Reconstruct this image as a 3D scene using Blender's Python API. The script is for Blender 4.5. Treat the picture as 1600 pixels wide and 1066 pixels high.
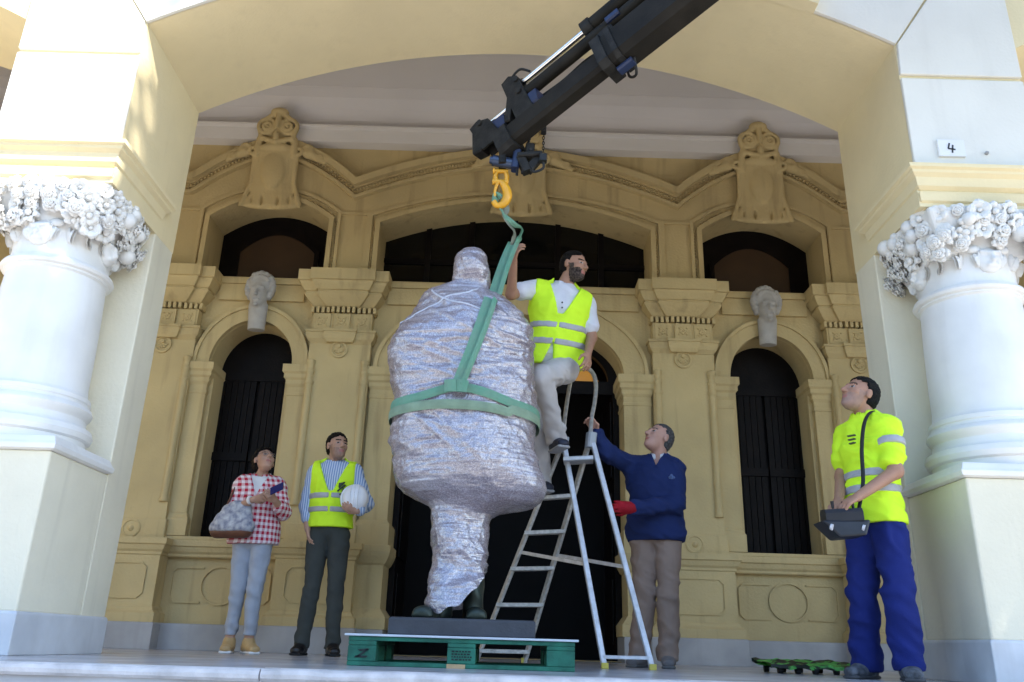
import bpy, bmesh, math, random
import numpy as np
from mathutils import Vector, Matrix
from mathutils.geometry import tessellate_polygon

for o in list(bpy.data.objects): bpy.data.objects.remove(o)
SC = bpy.context.scene
COL = SC.collection
random.seed(7); np.random.seed(7)

# ---------------------------------------------------------------- camera
cd = bpy.data.cameras.new('camera'); cam = bpy.data.objects.new('camera', cd); COL.objects.link(cam)
cd.sensor_width = 36.0; cd.lens = 36.0*1299/1600; cd.clip_start = 0.05; cd.clip_end = 600
RT, UP, FW = (0.99957,-0.01012,0.0276), (-0.0294,-0.34341,0.93873), (0.00002,0.93913,0.34356)
cam.matrix_world = Matrix(((RT[0],UP[0],-FW[0],0),(RT[1],UP[1],-FW[1],0),(RT[2],UP[2],-FW[2],0.12),(0,0,0,1)))
SC.camera = cam
# ---------------------------------------------------------------- sky, sun, exposure
SUN = Vector((0.60,-0.52,0.72)).normalized()          # towards the sun: behind the camera, to the right
W = bpy.data.worlds.new('World'); SC.world = W; W.use_nodes = True
wn = W.node_tree.nodes; wl = W.node_tree.links
bg = wn['Background']; sky = wn.new('ShaderNodeTexSky'); sky.sky_type = 'NISHITA'; sky.sun_disc = False
sky.sun_elevation = math.asin(SUN.z); sky.sun_rotation = math.atan2(SUN.x, SUN.y)
sky.air_density = 1.0; sky.dust_density = 0.3; sky.ozone_density = 2.5
wl.new(sky.outputs[0], bg.inputs[0]); bg.inputs[1].default_value = 0.15
sd = bpy.data.lights.new('sun', 'SUN'); sd.energy = 5.0; sd.angle = math.radians(0.53); sd.color = (1.0,0.94,0.84)
so = bpy.data.objects.new('sun', sd); COL.objects.link(so); so.location = SUN*40
so.rotation_euler = (-SUN).to_track_quat('-Z','Y').to_euler()
SC.view_settings.view_transform = 'Standard'; SC.view_settings.look = 'None'
SC.view_settings.gamma = 1.0; SC.view_settings.use_curve_mapping = False
SC.view_settings.exposure = 1.78
SC.cycles.max_bounces = 8; SC.cycles.diffuse_bounces = 5

# ---------------------------------------------------------------- materials
MATS = {}
def mat(name, col, rough=0.7, var=0.06, scale=6.0, bump=0.0, bscale=60.0, metal=0.0, spec=0.4, coat=0.0, col2=None, stain=0.0, emis=None):
    """Principled paint with a little procedural unevenness."""
    if name in MATS: return MATS[name]
    m = bpy.data.materials.new(name); m.use_nodes = True
    n = m.node_tree.nodes; l = m.node_tree.links; b = n['Principled BSDF']
    b.inputs['Roughness'].default_value = rough; b.inputs['Metallic'].default_value = metal
    b.inputs['Specular IOR Level'].default_value = spec; b.inputs['Coat Weight'].default_value = coat
    tc = n.new('ShaderNodeTexCoord')
    nz = n.new('ShaderNodeTexNoise'); nz.inputs['Scale'].default_value = scale; nz.inputs['Detail'].default_value = 6
    l.new(tc.outputs['Object'], nz.inputs['Vector'])
    rp = n.new('ShaderNodeValToRGB'); l.new(nz.outputs[0], rp.inputs[0])
    c2 = col2 or tuple(c*(1-var*2.2) for c in col)
    rp.color_ramp.elements[0].position = 0.30; rp.color_ramp.elements[0].color = (*c2,1)
    rp.color_ramp.elements[1].position = 0.68; rp.color_ramp.elements[1].color = (*col,1)
    out = rp.outputs[0]
    if stain > 0:                                     # faint vertical runs and grime with a shape of their own
        mp = n.new('ShaderNodeMapping'); mp.inputs['Scale'].default_value = (7,7,0.7); l.new(tc.outputs['Object'], mp.inputs['Vector'])
        n2 = n.new('ShaderNodeTexNoise'); n2.inputs['Scale'].default_value = 1.2; n2.inputs['Detail'].default_value = 8; l.new(mp.outputs[0], n2.inputs['Vector'])
        r2 = n.new('ShaderNodeValToRGB'); l.new(n2.outputs[0], r2.inputs[0])
        r2.color_ramp.elements[0].position = 0.56; r2.color_ramp.elements[0].color = (0,0,0,1)
        r2.color_ramp.elements[1].position = 0.80; r2.color_ramp.elements[1].color = (stain,stain,stain,1)
        mx = n.new('ShaderNodeMix'); mx.data_type = 'RGBA'; l.new(r2.outputs[0], mx.inputs[0]); l.new(out, mx.inputs[6])
        mx.inputs[7].default_value = (col[0]*0.45,col[1]*0.42,col[2]*0.40,1); out = mx.outputs[2]
    l.new(out, b.inputs['Base Color'])
    if bump > 0:
        n3 = n.new('ShaderNodeTexNoise'); n3.inputs['Scale'].default_value = bscale; n3.inputs['Detail'].default_value = 5
        l.new(tc.outputs['Object'], n3.inputs['Vector'])
        bp = n.new('ShaderNodeBump'); bp.inputs['Strength'].default_value = bump; bp.inputs['Distance'].default_value = 0.01
        l.new(n3.outputs[0], bp.inputs['Height']); l.new(bp.outputs[0], b.inputs['Normal'])
    if emis:
        b.inputs['Emission Color'].default_value = (*emis[0],1); b.inputs['Emission Strength'].default_value = emis[1]
    MATS[name] = m; return m

FACING = mat('sky_paled_facing_stucco', (0.76,0.735,0.665), 0.85, 0.03, 2.5, 0.25, 45, stain=0.10)  # the cream paint made paler: cool sky light put into the colour
PEDM   = mat('pedestal_stucco', (0.77,0.71,0.55), 0.85, 0.05, 2.0, 0.3, 45, stain=0.2)  # between cream and facing: some cool sky light put into the colour
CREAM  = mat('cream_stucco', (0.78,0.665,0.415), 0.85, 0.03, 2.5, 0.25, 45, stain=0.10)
OCHRE  = mat('ochre_stucco', (0.56,0.435,0.215), 0.85, 0.09, 1.6, 0.4, 40, stain=0.65)
CEIL   = mat('ceiling_paint', (0.64,0.61,0.60), 0.9, 0.03, 1.2, 0.1)
CORN   = mat('white_cornice_paint', (0.70,0.67,0.64), 0.85, 0.03, 2.0)
MARB   = mat('white_marble', (0.80,0.785,0.75), 0.45, 0.06, 3.0, 0.12, 30, stain=0.15)
PLMARB = mat('grey_plinth_marble', (0.62,0.63,0.65), 0.4, 0.10, 4.0, 0.1, 30, stain=0.3)
SKIRT  = mat('grey_skirting_marble', (0.40,0.39,0.39), 0.4, 0.12, 3.0, 0.1, 30, stain=0.3)
FLOORM = mat('polished_floor_marble', (0.52,0.51,0.52), 0.22, 0.14, 3.0, 0.05, 20, stain=0.2)
STEPM  = mat('worn_step_marble', (0.66,0.63,0.62), 0.6, 0.16, 9.0, 0.6, 30, stain=0.5)
RISER  = mat('reddish_step_stone', (0.46,0.33,0.27), 0.7, 0.15, 9.0, 0.5, 30)
PAVE   = mat('street_paving', (0.42,0.39,0.35), 0.8, 0.1, 1.5, 0.4, 20)
ASPH   = mat('asphalt', (0.055,0.055,0.058), 0.85, 0.15, 4.0, 0.5, 40)
WOOD   = mat('dark_door_wood', (0.007,0.005,0.0045), 0.55, 0.2, 8.0, 0.3, 50, spec=0.12)
GLASSD = mat('dark_window_glass', (0.006,0.006,0.006), 0.12, 0.1, 3.0, spec=0.25)
BROWNP = mat('brown_inner_panel', (0.055,0.028,0.011), 0.6, 0.1, 4.0)
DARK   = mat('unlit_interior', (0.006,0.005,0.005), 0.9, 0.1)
AMBER  = mat('amber_lit_glass', (0.30,0.14,0.03), 0.4, 0.1, 3.0, emis=((0.9,0.42,0.06),0.10))
STONEH = mat('pale_carved_stone', (0.42,0.40,0.37), 0.8, 0.08, 12.0, 0.3, 60)

# ---------------------------------------------------------------- mesh helpers
def link(o, parent=None):
    COL.objects.link(o)
    if parent is not None: o.parent = parent
    return o
def tag(o, label, cat=None, group=None, kind=None):
    if label: o['label'] = label
    if cat: o['category'] = cat
    if group: o['group'] = group
    if kind: o['kind'] = kind
    return o
def empty(name, loc=(0,0,0)):
    o = bpy.data.objects.new(name, None); o.location = loc; o.empty_display_size = 0.2; return link(o)
def wpos(o):
    p = Vector((0,0,0))
    while o is not None: p += o.location; o = o.parent
    return p
def mesh_obj(name, verts, faces, m, parent=None, smooth=False, weld=False):
    """verts are world coordinates; children keep them by subtracting the parent's position."""
    off = wpos(parent) if parent is not None else Vector((0,0,0))
    me = bpy.data.meshes.new(name)
    V = np.asarray(verts, dtype=np.float64).reshape(-1,3) - np.array(off)
    me.from_pydata(V.tolist(), [], [list(f) for f in faces])
    if weld:
        bm = bmesh.new(); bm.from_mesh(me); bmesh.ops.remove_doubles(bm, verts=bm.verts, dist=1e-5)
        bmesh.ops.recalc_face_normals(bm, faces=bm.faces); bm.to_mesh(me); bm.free()
    me.materials.append(m)
    if smooth: me.polygons.foreach_set('use_smooth', [True]*len(me.polygons))
    me.update()
    return link(bpy.data.objects.new(name, me), parent)
class MB:
    """Collects shapes into one mesh."""
    def __init__(s): s.v = []; s.f = []
    def add(s, v, f):
        n = len(s.v); s.v += [tuple(p) for p in v]; s.f += [tuple(i+n for i in q) for q in f]; return s
    def box(s, x0,x1,y0,y1,z0,z1, ch=0.0):
        x0,x1 = sorted((x0,x1)); y0,y1 = sorted((y0,y1)); z0,z1 = sorted((z0,z1))
        if ch <= 0:
            v = [(x0,y0,z0),(x1,y0,z0),(x1,y1,z0),(x0,y1,z0),(x0,y0,z1),(x1,y0,z1),(x1,y1,z1),(x0,y1,z1)]
            return s.add(v, [(3,2,1,0),(4,5,6,7),(0,1,5,4),(1,2,6,5),(2,3,7,6),(3,0,4,7)])
        return s.rects([(-ch,z0),(0,z0+ch),(0,z1-ch),(-ch,z1)], x0,x1,y0,y1)
    def rects(s, prof, x0,x1,y0,y1):
        """stack of rectangles grown by (out, z) profile points: pedestals, cornices, imposts."""
        v = []; f = []
        for (o,z) in prof: v += [(x0-o,y0-o,z),(x1+o,y0-o,z),(x1+o,y1+o,z),(x0-o,y1+o,z)]
        for i in range(len(prof)-1):
            a = 4*i; b = a+4
            for k in range(4): f.append((a+k, a+(k+1)%4, b+(k+1)%4, b+k))
        f.append((3,2,1,0)); n = 4*(len(prof)-1); f.append((n,n+1,n+2,n+3))
        return s.add(v, f)
    def lathe(s, prof, c, seg=32, axis='z'):
        v = []; f = []
        for (r,z) in prof:
            for k in range(seg):
                a = 2*math.pi*k/seg; p = (r*math.cos(a), r*math.sin(a), z)
                if axis == 'y': p = (p[0], z, p[1])
                if axis == 'x': p = (z, p[0], p[1])
                v.append((c[0]+p[0], c[1]+p[1], c[2]+p[2]))
        for i in range(len(prof)-1):
            for k in range(seg):
                a = i*seg+k; b = i*seg+(k+1)%seg; f.append((a,b,b+seg,a+seg))
        f.append(tuple(range(seg-1,-1,-1))); n = (len(prof)-1)*seg; f.append(tuple(range(n,n+seg)))
        return s.add(v, f)
    def tube(s, pts, r, seg=10):
        pts = [Vector(p) for p in pts]; v = []; f = []; ref = Vector((0.123,0.2,0.97))
        R = r if isinstance(r,(list,tuple)) else [r]*len(pts)
        for i,p in enumerate(pts):
            t = (pts[min(i+1,len(pts)-1)]-pts[max(i-1,0)]).normalized()
            a = t.cross(ref); a = a.normalized() if a.length > 1e-3 else t.orthogonal().normalized(); b = t.cross(a)
            for k in range(seg):
                w = 2*math.pi*k/seg; v.append(p + a*(R[i]*math.cos(w)) + b*(R[i]*math.sin(w)))
        for i in range(len(pts)-1):
            for k in range(seg):
                q = i*seg+k; w = i*seg+(k+1)%seg; f.append((q,w,w+seg,q+seg))
        f.append(tuple(range(seg-1,-1,-1))); n = (len(pts)-1)*seg; f.append(tuple(range(n,n+seg)))
        return s.add(v, f)
    def beam(s, a, b, w, h, side, ch=0.0):
        """box of width w (along side) and height h from a to b; ch chamfers the long edges."""
        a = Vector(a); b = Vector(b); e = (b-a).normalized(); sd_ = Vector(side); sd_ = (sd_-e*sd_.dot(e)).normalized(); n = sd_.cross(e)
        x,y = w/2,h/2
        if ch > 0: pr = [(-x+ch,-y),(x-ch,-y),(x,-y+ch),(x,y-ch),(x-ch,y),(-x+ch,y),(-x,y-ch),(-x,-y+ch)]
        else: pr = [(-x,-y),(x,-y),(x,y),(-x,y)]
        k = len(pr); v = [a+sd_*p+n*q for p,q in pr]+[b+sd_*p+n*q for p,q in pr]
        f = [(i,(i+1)%k,(i+1)%k+k,i+k) for i in range(k)]+[tuple(range(k-1,-1,-1)),tuple(range(k,2*k))]
        return s.add(v, f)
    def plate(s, outer, holes, y0, y1):
        """prism in the X-Z plane with holes, front at y0, back at y1."""
        polys = [outer]+list(holes); flat = [p for q in polys for p in q]; n = len(flat)
        tri = tessellate_polygon([[Vector((p[0],p[1],0)) for p in q] for q in polys])
        v = [(p[0],y0,p[1]) for p in flat]+[(p[0],y1,p[1]) for p in flat]; f = []
        for t in tri:
            a,b,c = [Vector((flat[i][0],flat[i][1])) for i in t]
            t = tuple(t) if (b-a).cross(c-a) > 0 else tuple(reversed(t))
            f.append(t); f.append(tuple(i+n for i in reversed(t)))
        o = 0
        for q in polys:
            k = len(q); ar = sum(q[i][0]*q[(i+1)%k][1]-q[(i+1)%k][0]*q[i][1] for i in range(k))
            hole = q is not outer
            for i in range(k):
                a,b = o+i, o+(i+1)%k
                f.append((a,a+n,b+n,b) if (ar > 0) != hole else (a,b,b+n,a+n))
            o += k
        return s.add(v, f)
    def band(s, pl, w, y0, y1, closed=False):
        """raised strip of width w along a polyline in X-Z (offset to its left)."""
        P = [Vector(p) for p in pl]; n = len(P); Q = []
        for i in range(n):
            if closed: a,b = P[i-1],P[(i+1)%n]
            else: a,b = P[max(i-1,0)],P[min(i+1,n-1)]
            d1 = (P[i]-a) if (P[i]-a).length > 1e-6 else (b-P[i]); d2 = (b-P[i]) if (b-P[i]).length > 1e-6 else (P[i]-a)
            d1.normalize(); d2.normalize(); n1 = Vector((-d1.y,d1.x)); n2 = Vector((-d2.y,d2.x)); m_ = n1+n2
            m_ = m_.normalized() if m_.length > 1e-6 else n1
            Q.append(P[i]+m_*(w/max(0.35,m_.dot(n1))))
        v = []
        for p,q in zip(P,Q): v += [(p.x,y0,p.y),(q.x,y0,q.y),(q.x,y1,q.y),(p.x,y1,p.y)]
        f = []; rng = range(n) if closed else range(n-1)
        for i in rng:
            a = 4*i; b = 4*((i+1)%n)
            for k in range(4): f.append((a+k,a+(k+1)%4,b+(k+1)%4,b+k))
        if not closed: f += [(3,2,1,0),(4*n-4,4*n-3,4*n-2,4*n-1)]
        return s.add(v, f)
    def make(s, name, m, parent=None, smooth=False, bevel=0.0):
        o = mesh_obj(name, s.v, s.f, m, parent, smooth, weld=True)
        if smooth:
            md = o.modifiers.new('edges','EDGE_SPLIT'); md.split_angle = math.radians(38)
        if bevel > 0:
            md = o.modifiers.new('bevel','BEVEL'); md.width = bevel; md.segments = 2; md.limit_method = 'ANGLE'
        return o
def copy_part(o, parent, dx=0, dy=0, dz=0, mirror=False):
    c = o.copy(); link(c, parent); c.location = (o.location.x+dx, o.location.y+dy, o.location.z+dz)
    if mirror: c.scale.x = -c.scale.x
    return c

# ---------------------------------------------------------------- signed-distance modelling (for carved and organic forms)
def vn(x): return np.asarray(x, dtype=np.float32)
class Prim:
    def __init__(s, f, lo, hi, k): s.f=f; s.lo=np.array(lo,float); s.hi=np.array(hi,float); s.k=k
def cone(a,b,r1,r2,k=0.02):
    a=np.array(a,float); b=np.array(b,float); d=b-a; L2=max(d@d,1e-9)
    def f(x,y,z):
        px,py,pz=x-a[0],y-a[1],z-a[2]; t=np.clip((px*d[0]+py*d[1]+pz*d[2])/L2,0,1)
        return np.sqrt((px-t*d[0])**2+(py-t*d[1])**2+(pz-t*d[2])**2)-(r1+(r2-r1)*t)
    R=max(r1,r2); return Prim(f,np.minimum(a,b)-R,np.maximum(a,b)+R,k)
def ell(c,r,k=0.02,F=None):
    """ellipsoid, axes along the frame F=(s,f,u) rows, or world axes"""
    c=np.array(c,float); r=np.array(r,float); F=np.eye(3) if F is None else np.array(F,float)
    def f(x,y,z):
        px,py,pz=x-c[0],y-c[1],z-c[2]; u=[px*F[i,0]+py*F[i,1]+pz*F[i,2] for i in range(3)]
        k0=np.sqrt(sum((u[i]/r[i])**2 for i in range(3))); k1=np.sqrt(sum((u[i]/r[i]**2)**2 for i in range(3)))+1e-6
        return k0*(k0-1)/k1
    R=np.sqrt((F.T**2)@(r**2)); return Prim(f,c-R,c+R,k)
def ecap(a,b,s,wa,wb,k=0.03):
    """capsule with elliptical section: (half width along s, half depth) at a and at b"""
    a=np.array(a,float); b=np.array(b,float); d=b-a; L=np.linalg.norm(d); n=d/L; s=np.array(s,float); s=s-n*(s@n); s/=np.linalg.norm(s); q=np.cross(n,s)
    def f(x,y,z):
        px,py,pz=x-a[0],y-a[1],z-a[2]; ax=px*n[0]+py*n[1]+pz*n[2]; t=np.clip(ax/L,0,1); e=ax-t*L
        ws=wa[0]+(wb[0]-wa[0])*t; wd=wa[1]+(wb[1]-wa[1])*t
        u=px*s[0]+py*s[1]+pz*s[2]; v=px*q[0]+py*q[1]+pz*q[2]; mn=np.minimum(ws,wd)
        return (np.sqrt((u/ws)**2+(v/wd)**2+(e/mn)**2)-1)*mn
    R=max(*wa,*wb); return Prim(f,np.minimum(a,b)-R,np.maximum(a,b)+R,k)
def torus(c,ax,R,r,k=0.01):
    c=np.array(c,float); ax=np.array(ax,float); ax/=np.linalg.norm(ax)
    def f(x,y,z):
        px,py,pz=x-c[0],y-c[1],z-c[2]; h=px*ax[0]+py*ax[1]+pz*ax[2]
        q=np.sqrt(np.maximum(px*px+py*py+pz*pz-h*h,1e-9))-R
        return np.sqrt(q*q+h*h)-r
    return Prim(f,c-R-r,c+R+r,k)
def sdf_arrays(prims, h, post=None, cut=()):
    lo=np.min([p.lo for p in prims],0)-3*h; hi=np.max([p.hi for p in prims],0)+3*h
    n=np.ceil((hi-lo)/h).astype(int)+1
    ax=[(lo[i]+h*np.arange(n[i])).astype(np.float32) for i in range(3)]
    D=np.full(tuple(n),0.3,np.float32)
    def sl(p,m):
        i0=np.maximum(((p.lo-m-lo)/h).astype(int),0); i1=np.minimum(((p.hi+m-lo)/h).astype(int)+2,n)
        S=tuple(slice(i0[i],i1[i]) for i in range(3))
        return S, ax[0][S[0]][:,None,None], ax[1][S[1]][None,:,None], ax[2][S[2]][None,None,:]
    for p in prims:
        S,x,y,z=sl(p,0.03+p.k); a=p.f(x,y,z).astype(np.float32); b=D[S]; k=max(p.k,1e-4)
        hh=np.clip(0.5+0.5*(b-a)/k,0,1); D[S]=b+(a-b)*hh-k*hh*(1-hh)
    for p in cut:                                      # smooth subtraction
        S,x,y,z=sl(p,0.02+p.k); a=-p.f(x,y,z).astype(np.float32); b=D[S]; k=max(p.k,1e-4)
        hh=np.clip(0.5-0.5*(b-a)/k,0,1); D[S]=b+(a-b)*hh+k*hh*(1-hh)
    if post is not None: D=post(ax[0][:,None,None],ax[1][None,:,None],ax[2][None,None,:],D).astype(np.float32)
    D[0]=D[-1]=0.1; D[:,0]=D[:,-1]=0.1; D[:,:,0]=D[:,:,-1]=0.1
    I=D<0
    c=I[:-1,:-1,:-1].astype(np.int8)
    for (i,j,k) in [(1,0,0),(0,1,0),(0,0,1),(1,1,0),(1,0,1),(0,1,1),(1,1,1)]:
        c=c+I[i:I.shape[0]-1+i,j:I.shape[1]-1+j,k:I.shape[2]-1+k]
    act=(c>0)&(c<8); idx=np.argwhere(act); ids=np.full(act.shape,-1,np.int32); ids[act]=np.arange(len(idx))
    pos=np.zeros((len(idx),3)); cnt=np.zeros(len(idx))
    for i in (0,1):
        for j in (0,1):
            for e in range(3):
                a=[0,0,0]; o=[q for q in range(3) if q!=e]; a[o[0]]=i; a[o[1]]=j; b=list(a); b[e]=1
                va=D[idx[:,0]+a[0],idx[:,1]+a[1],idx[:,2]+a[2]]; vb=D[idx[:,0]+b[0],idx[:,1]+b[1],idx[:,2]+b[2]]
                m=(va<0)!=(vb<0); t=np.where(m,va/np.where(m,va-vb,1),0)
                P=np.tile(np.array(a,float),(len(idx),1)); P[:,e]=t; pos[m]+=P[m]; cnt[m]+=1
    V=lo+h*(idx+pos/np.maximum(cnt,1)[:,None])
    F=[]
    for e in range(3):
        o=[q for q in range(3) if q!=e]; s0=[slice(1,-1)]*3; s0[e]=slice(0,-1); s1=list(s0); s1[e]=slice(1,None)
        A=I[tuple(s0)]; B=I[tuple(s1)]; E=np.argwhere(A!=B)
        if not len(E): continue
        off=np.array([1,1,1]); off[e]=0; E=E+off
        flip=I[E[:,0],E[:,1],E[:,2]]
        def cell(du,dv):
            Q=E.copy(); Q[:,o[0]]+=du; Q[:,o[1]]+=dv; return ids[Q[:,0],Q[:,1],Q[:,2]]
        q=np.stack([cell(-1,-1),cell(0,-1),cell(0,0),cell(-1,0)],1)
        if e==1: flip=~flip
        q[~flip]=q[~flip][:,::-1]; F.append(q)
    F=np.concatenate(F) if F else np.zeros((0,4),int)
    return V,F[(F>=0).all(1)]
def quads_obj(name,V,F,mats,parent=None,slots=None):
    off=np.array(wpos(parent)) if parent is not None else 0
    me=bpy.data.meshes.new(name); V=V-off
    me.vertices.add(len(V)); me.vertices.foreach_set('co',V.astype(np.float32).ravel())
    me.loops.add(4*len(F)); me.loops.foreach_set('vertex_index',F.astype(np.int32).ravel())
    me.polygons.add(len(F)); me.polygons.foreach_set('loop_start',(4*np.arange(len(F))).astype(np.int32))
    me.polygons.foreach_set('use_smooth',np.ones(len(F),bool))
    for m in (mats if isinstance(mats,(list,tuple)) else [mats]): me.materials.append(m)
    if slots is not None: me.polygons.foreach_set('material_index',slots.astype(np.int32))
    me.update(calc_edges=True); me.validate()
    return link(bpy.data.objects.new(name,me),parent)
def sdf(name,prims,h,mats,parent=None,post=None,cut=(),slotf=None):
    V,F=sdf_arrays(prims,h,post,cut)
    sl=slotf(V[F].mean(1)) if slotf else None
    return quads_obj(name,V,F,mats,parent,sl)
def vnoise(P,seed=0):
    """value noise on an (n,3) array, range about -1..1"""
    P=np.asarray(P,float); i=np.floor(P).astype(np.int64); f=P-i; f=f*f*(3-2*f); r=0
    for a in (0,1):
        for b in (0,1):
            for c in (0,1):
                q=(i[:,0]+a)*374761393+(i[:,1]+b)*668265263+(i[:,2]+c)*2147483647+seed*1013904223
                q=(q^(q>>13))*1274126177; q=(q^(q>>16))&0xffff
                w=(f[:,0] if a else 1-f[:,0])*(f[:,1] if b else 1-f[:,1])*(f[:,2] if c else 1-f[:,2]); r=r+w*(q/32767.5-1)
    return r
# ================================================================ THE SETTING
gnd = MB().box(-160,160,-160,60,-2.4,-1.50).make('road', ASPH); tag(gnd, 'asphalt street before the town hall', kind='structure')
pv = MB().box(-40,40,-4.0,1.6,-1.6,-1.38).make('pavement', PAVE); tag(pv, 'stone pavement at the foot of the steps', kind='structure')
fl = MB().box(-9,9,3.80,8.6,-0.35,0.0).make('floor', FLOORM); tag(fl, 'polished grey marble floor of the portico', kind='structure')
stp = MB()
for i in range(8):
    stp.box(-9.0,9.0,3.83-0.32*(i+1)+0.32,9.0,-0.17*(i+1),-0.17*i-0.055)
steps = stp.make('steps', RISER); tag(steps, 'reddish stone risers under worn marble treads', kind='structure')
XS = [-9.0,-7.1,-5.2,-3.35,-1.02,1.30,3.25,5.1,7.0,9.0]
for i in range(8):                                       # each tread is laid from long slabs with rounded worn noses
    y1 = 3.80-0.32*i; z = -0.17*i; sh = 0.0 if i%2 == 0 else 0.9
    for a,b in zip(XS[:-1],XS[1:]):
        a_,b_ = max(-9,a+sh+0.003), min(9,b+sh-0.003)
        if b_-a_ < 0.2: continue
        m_ = MB(); jz = random.uniform(-0.002,0.002); d = 0.37 if i else 0.05
        pr = [(0,-0.052),(-0.022,-0.052),(-0.034,-0.040),(-0.036,-0.022),(-0.030,-0.008),(-0.018,0.0),(d,0.0),(d,-0.052)]
        n = 24; v = []; f = []
        for k in range(n+1):
            x = a_+(b_-a_)*k/n; w = 0.006*math.sin(x*3.1+i)+0.004*math.sin(x*11.3+2*i)+0.003*math.sin(x*29+i)
            for q,(dy,dz) in enumerate(pr): v.append((x, y1+dy+(w if 0<q<6 else 0), z+0.001+jz+dz-(abs(w)*0.6 if 2<q<6 else 0)))
        K = len(pr)
        for k in range(n):
            for q in range(K): f.append((k*K+q,k*K+(q+1)%K,(k+1)*K+(q+1)%K,(k+1)*K+q))
        f += [tuple(range(K)), tuple(range(n*K+K-1,n*K-1,-1))]
        m_.add(v,f).make('step_slab', STEPM, steps)

# ================================================================ THE TOWN HALL
H = empty('town_hall', (0,5.5,0))
tag(H, 'cream and ochre stucco town hall portico with wide arch, columns and carved windows', 'building')
PX0, PX1 = 2.5, 3.3                                      # pier faces
YF, YP, YB = 4.5, 5.2, 5.52                              # pedestal front, wall behind column, back of pier
def arch_z(x, crown=4.61, R=5.13): return crown - (R-math.sqrt(R*R-x*x))
# arched wall over the piers, the neighbouring bays included
AX = [PX0*(-1+2*i/48) for i in range(49)]
SX = [PX1+3.0*i/24 for i in range(25)]
side = lambda x: 3.96+0.5*math.sin(math.pi*(x-PX1)/3.0)
out = [(-6.9,2.74),(-6.3,2.74)]+[(-x,side(x)) for x in reversed(SX)]+[(-PX1,2.74),(-PX0,2.74)]+[(x,arch_z(x)) for x in AX]+[(PX0,2.74),(PX1,2.74)]+[(x,side(x)) for x in SX]+[(6.3,2.74),(6.9,2.74),(6.9,6.6),(-6.9,6.6)]
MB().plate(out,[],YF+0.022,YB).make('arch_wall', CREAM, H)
# facing blocks, proud of the core with open joints between them
tx = 0.664
for s in (-1,1):
    q = [(PX0,2.99),(PX1,2.99),(PX1,3.684),(PX0,3.684)]
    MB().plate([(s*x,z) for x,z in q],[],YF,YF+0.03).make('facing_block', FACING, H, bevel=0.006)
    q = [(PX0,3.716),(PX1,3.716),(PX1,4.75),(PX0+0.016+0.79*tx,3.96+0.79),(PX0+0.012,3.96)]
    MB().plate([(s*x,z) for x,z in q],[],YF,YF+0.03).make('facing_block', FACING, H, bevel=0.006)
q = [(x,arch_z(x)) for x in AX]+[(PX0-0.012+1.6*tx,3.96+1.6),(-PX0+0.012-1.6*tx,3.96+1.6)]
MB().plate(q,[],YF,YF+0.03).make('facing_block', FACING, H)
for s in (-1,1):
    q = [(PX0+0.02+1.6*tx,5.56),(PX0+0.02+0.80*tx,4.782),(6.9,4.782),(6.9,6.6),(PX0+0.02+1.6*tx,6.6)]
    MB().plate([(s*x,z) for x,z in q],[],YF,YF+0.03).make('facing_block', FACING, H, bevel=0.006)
# moulded archivolt that stops short of the springing
AR = [(1.97*(-1+2*i/40)) for i in range(41)]
m_ = MB()
for (d0,w,y0) in ((-0.035,0.10,4.40),(0.066,0.10,4.36),(0.168,0.09,4.42)):
    m_.band([(x*(1-d0/5.13*0+0),arch_z(x)+d0) for x in AR], w, y0, YF+0.005)
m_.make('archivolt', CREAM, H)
# ceiling and side walls
MB().box(-6.9,6.9,YB-0.06,8.5,5.80,6.0).make('ceiling', CEIL, H)
cvp = [(7.998,5.44),(7.985,5.50),(7.94,5.60),(7.86,5.69),(7.74,5.76),(7.60,5.795),(7.60,5.82),(8.2,5.82),(8.2,5.44)]
MB().add([(x,y,z) for x in (-6.54,6.54) for y,z in cvp],[tuple(range(8,-1,-1)),tuple(range(9,18))]+[(k,(k+1)%9,(k+1)%9+9,k+9) for k in range(9)]).make('ceiling_cove', CEIL, H)
for s in (-1,1): MB().box(s*6.55,s*6.9,YB,8.3,0.002,5.799).make('side_wall', OCHRE, H)
MB().box(-6.5,6.5,6.3,6.34,5.785,5.799).make('ceiling_rib', CEIL, H)
MB().box(-6.54,6.54,7.86,7.998,5.27,5.42).make('ceiling_cornice', CORN, H)
MB().box(-6.54,6.54,7.80,7.999,5.422,5.448).make('ceiling_cornice', CORN, H)

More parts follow.
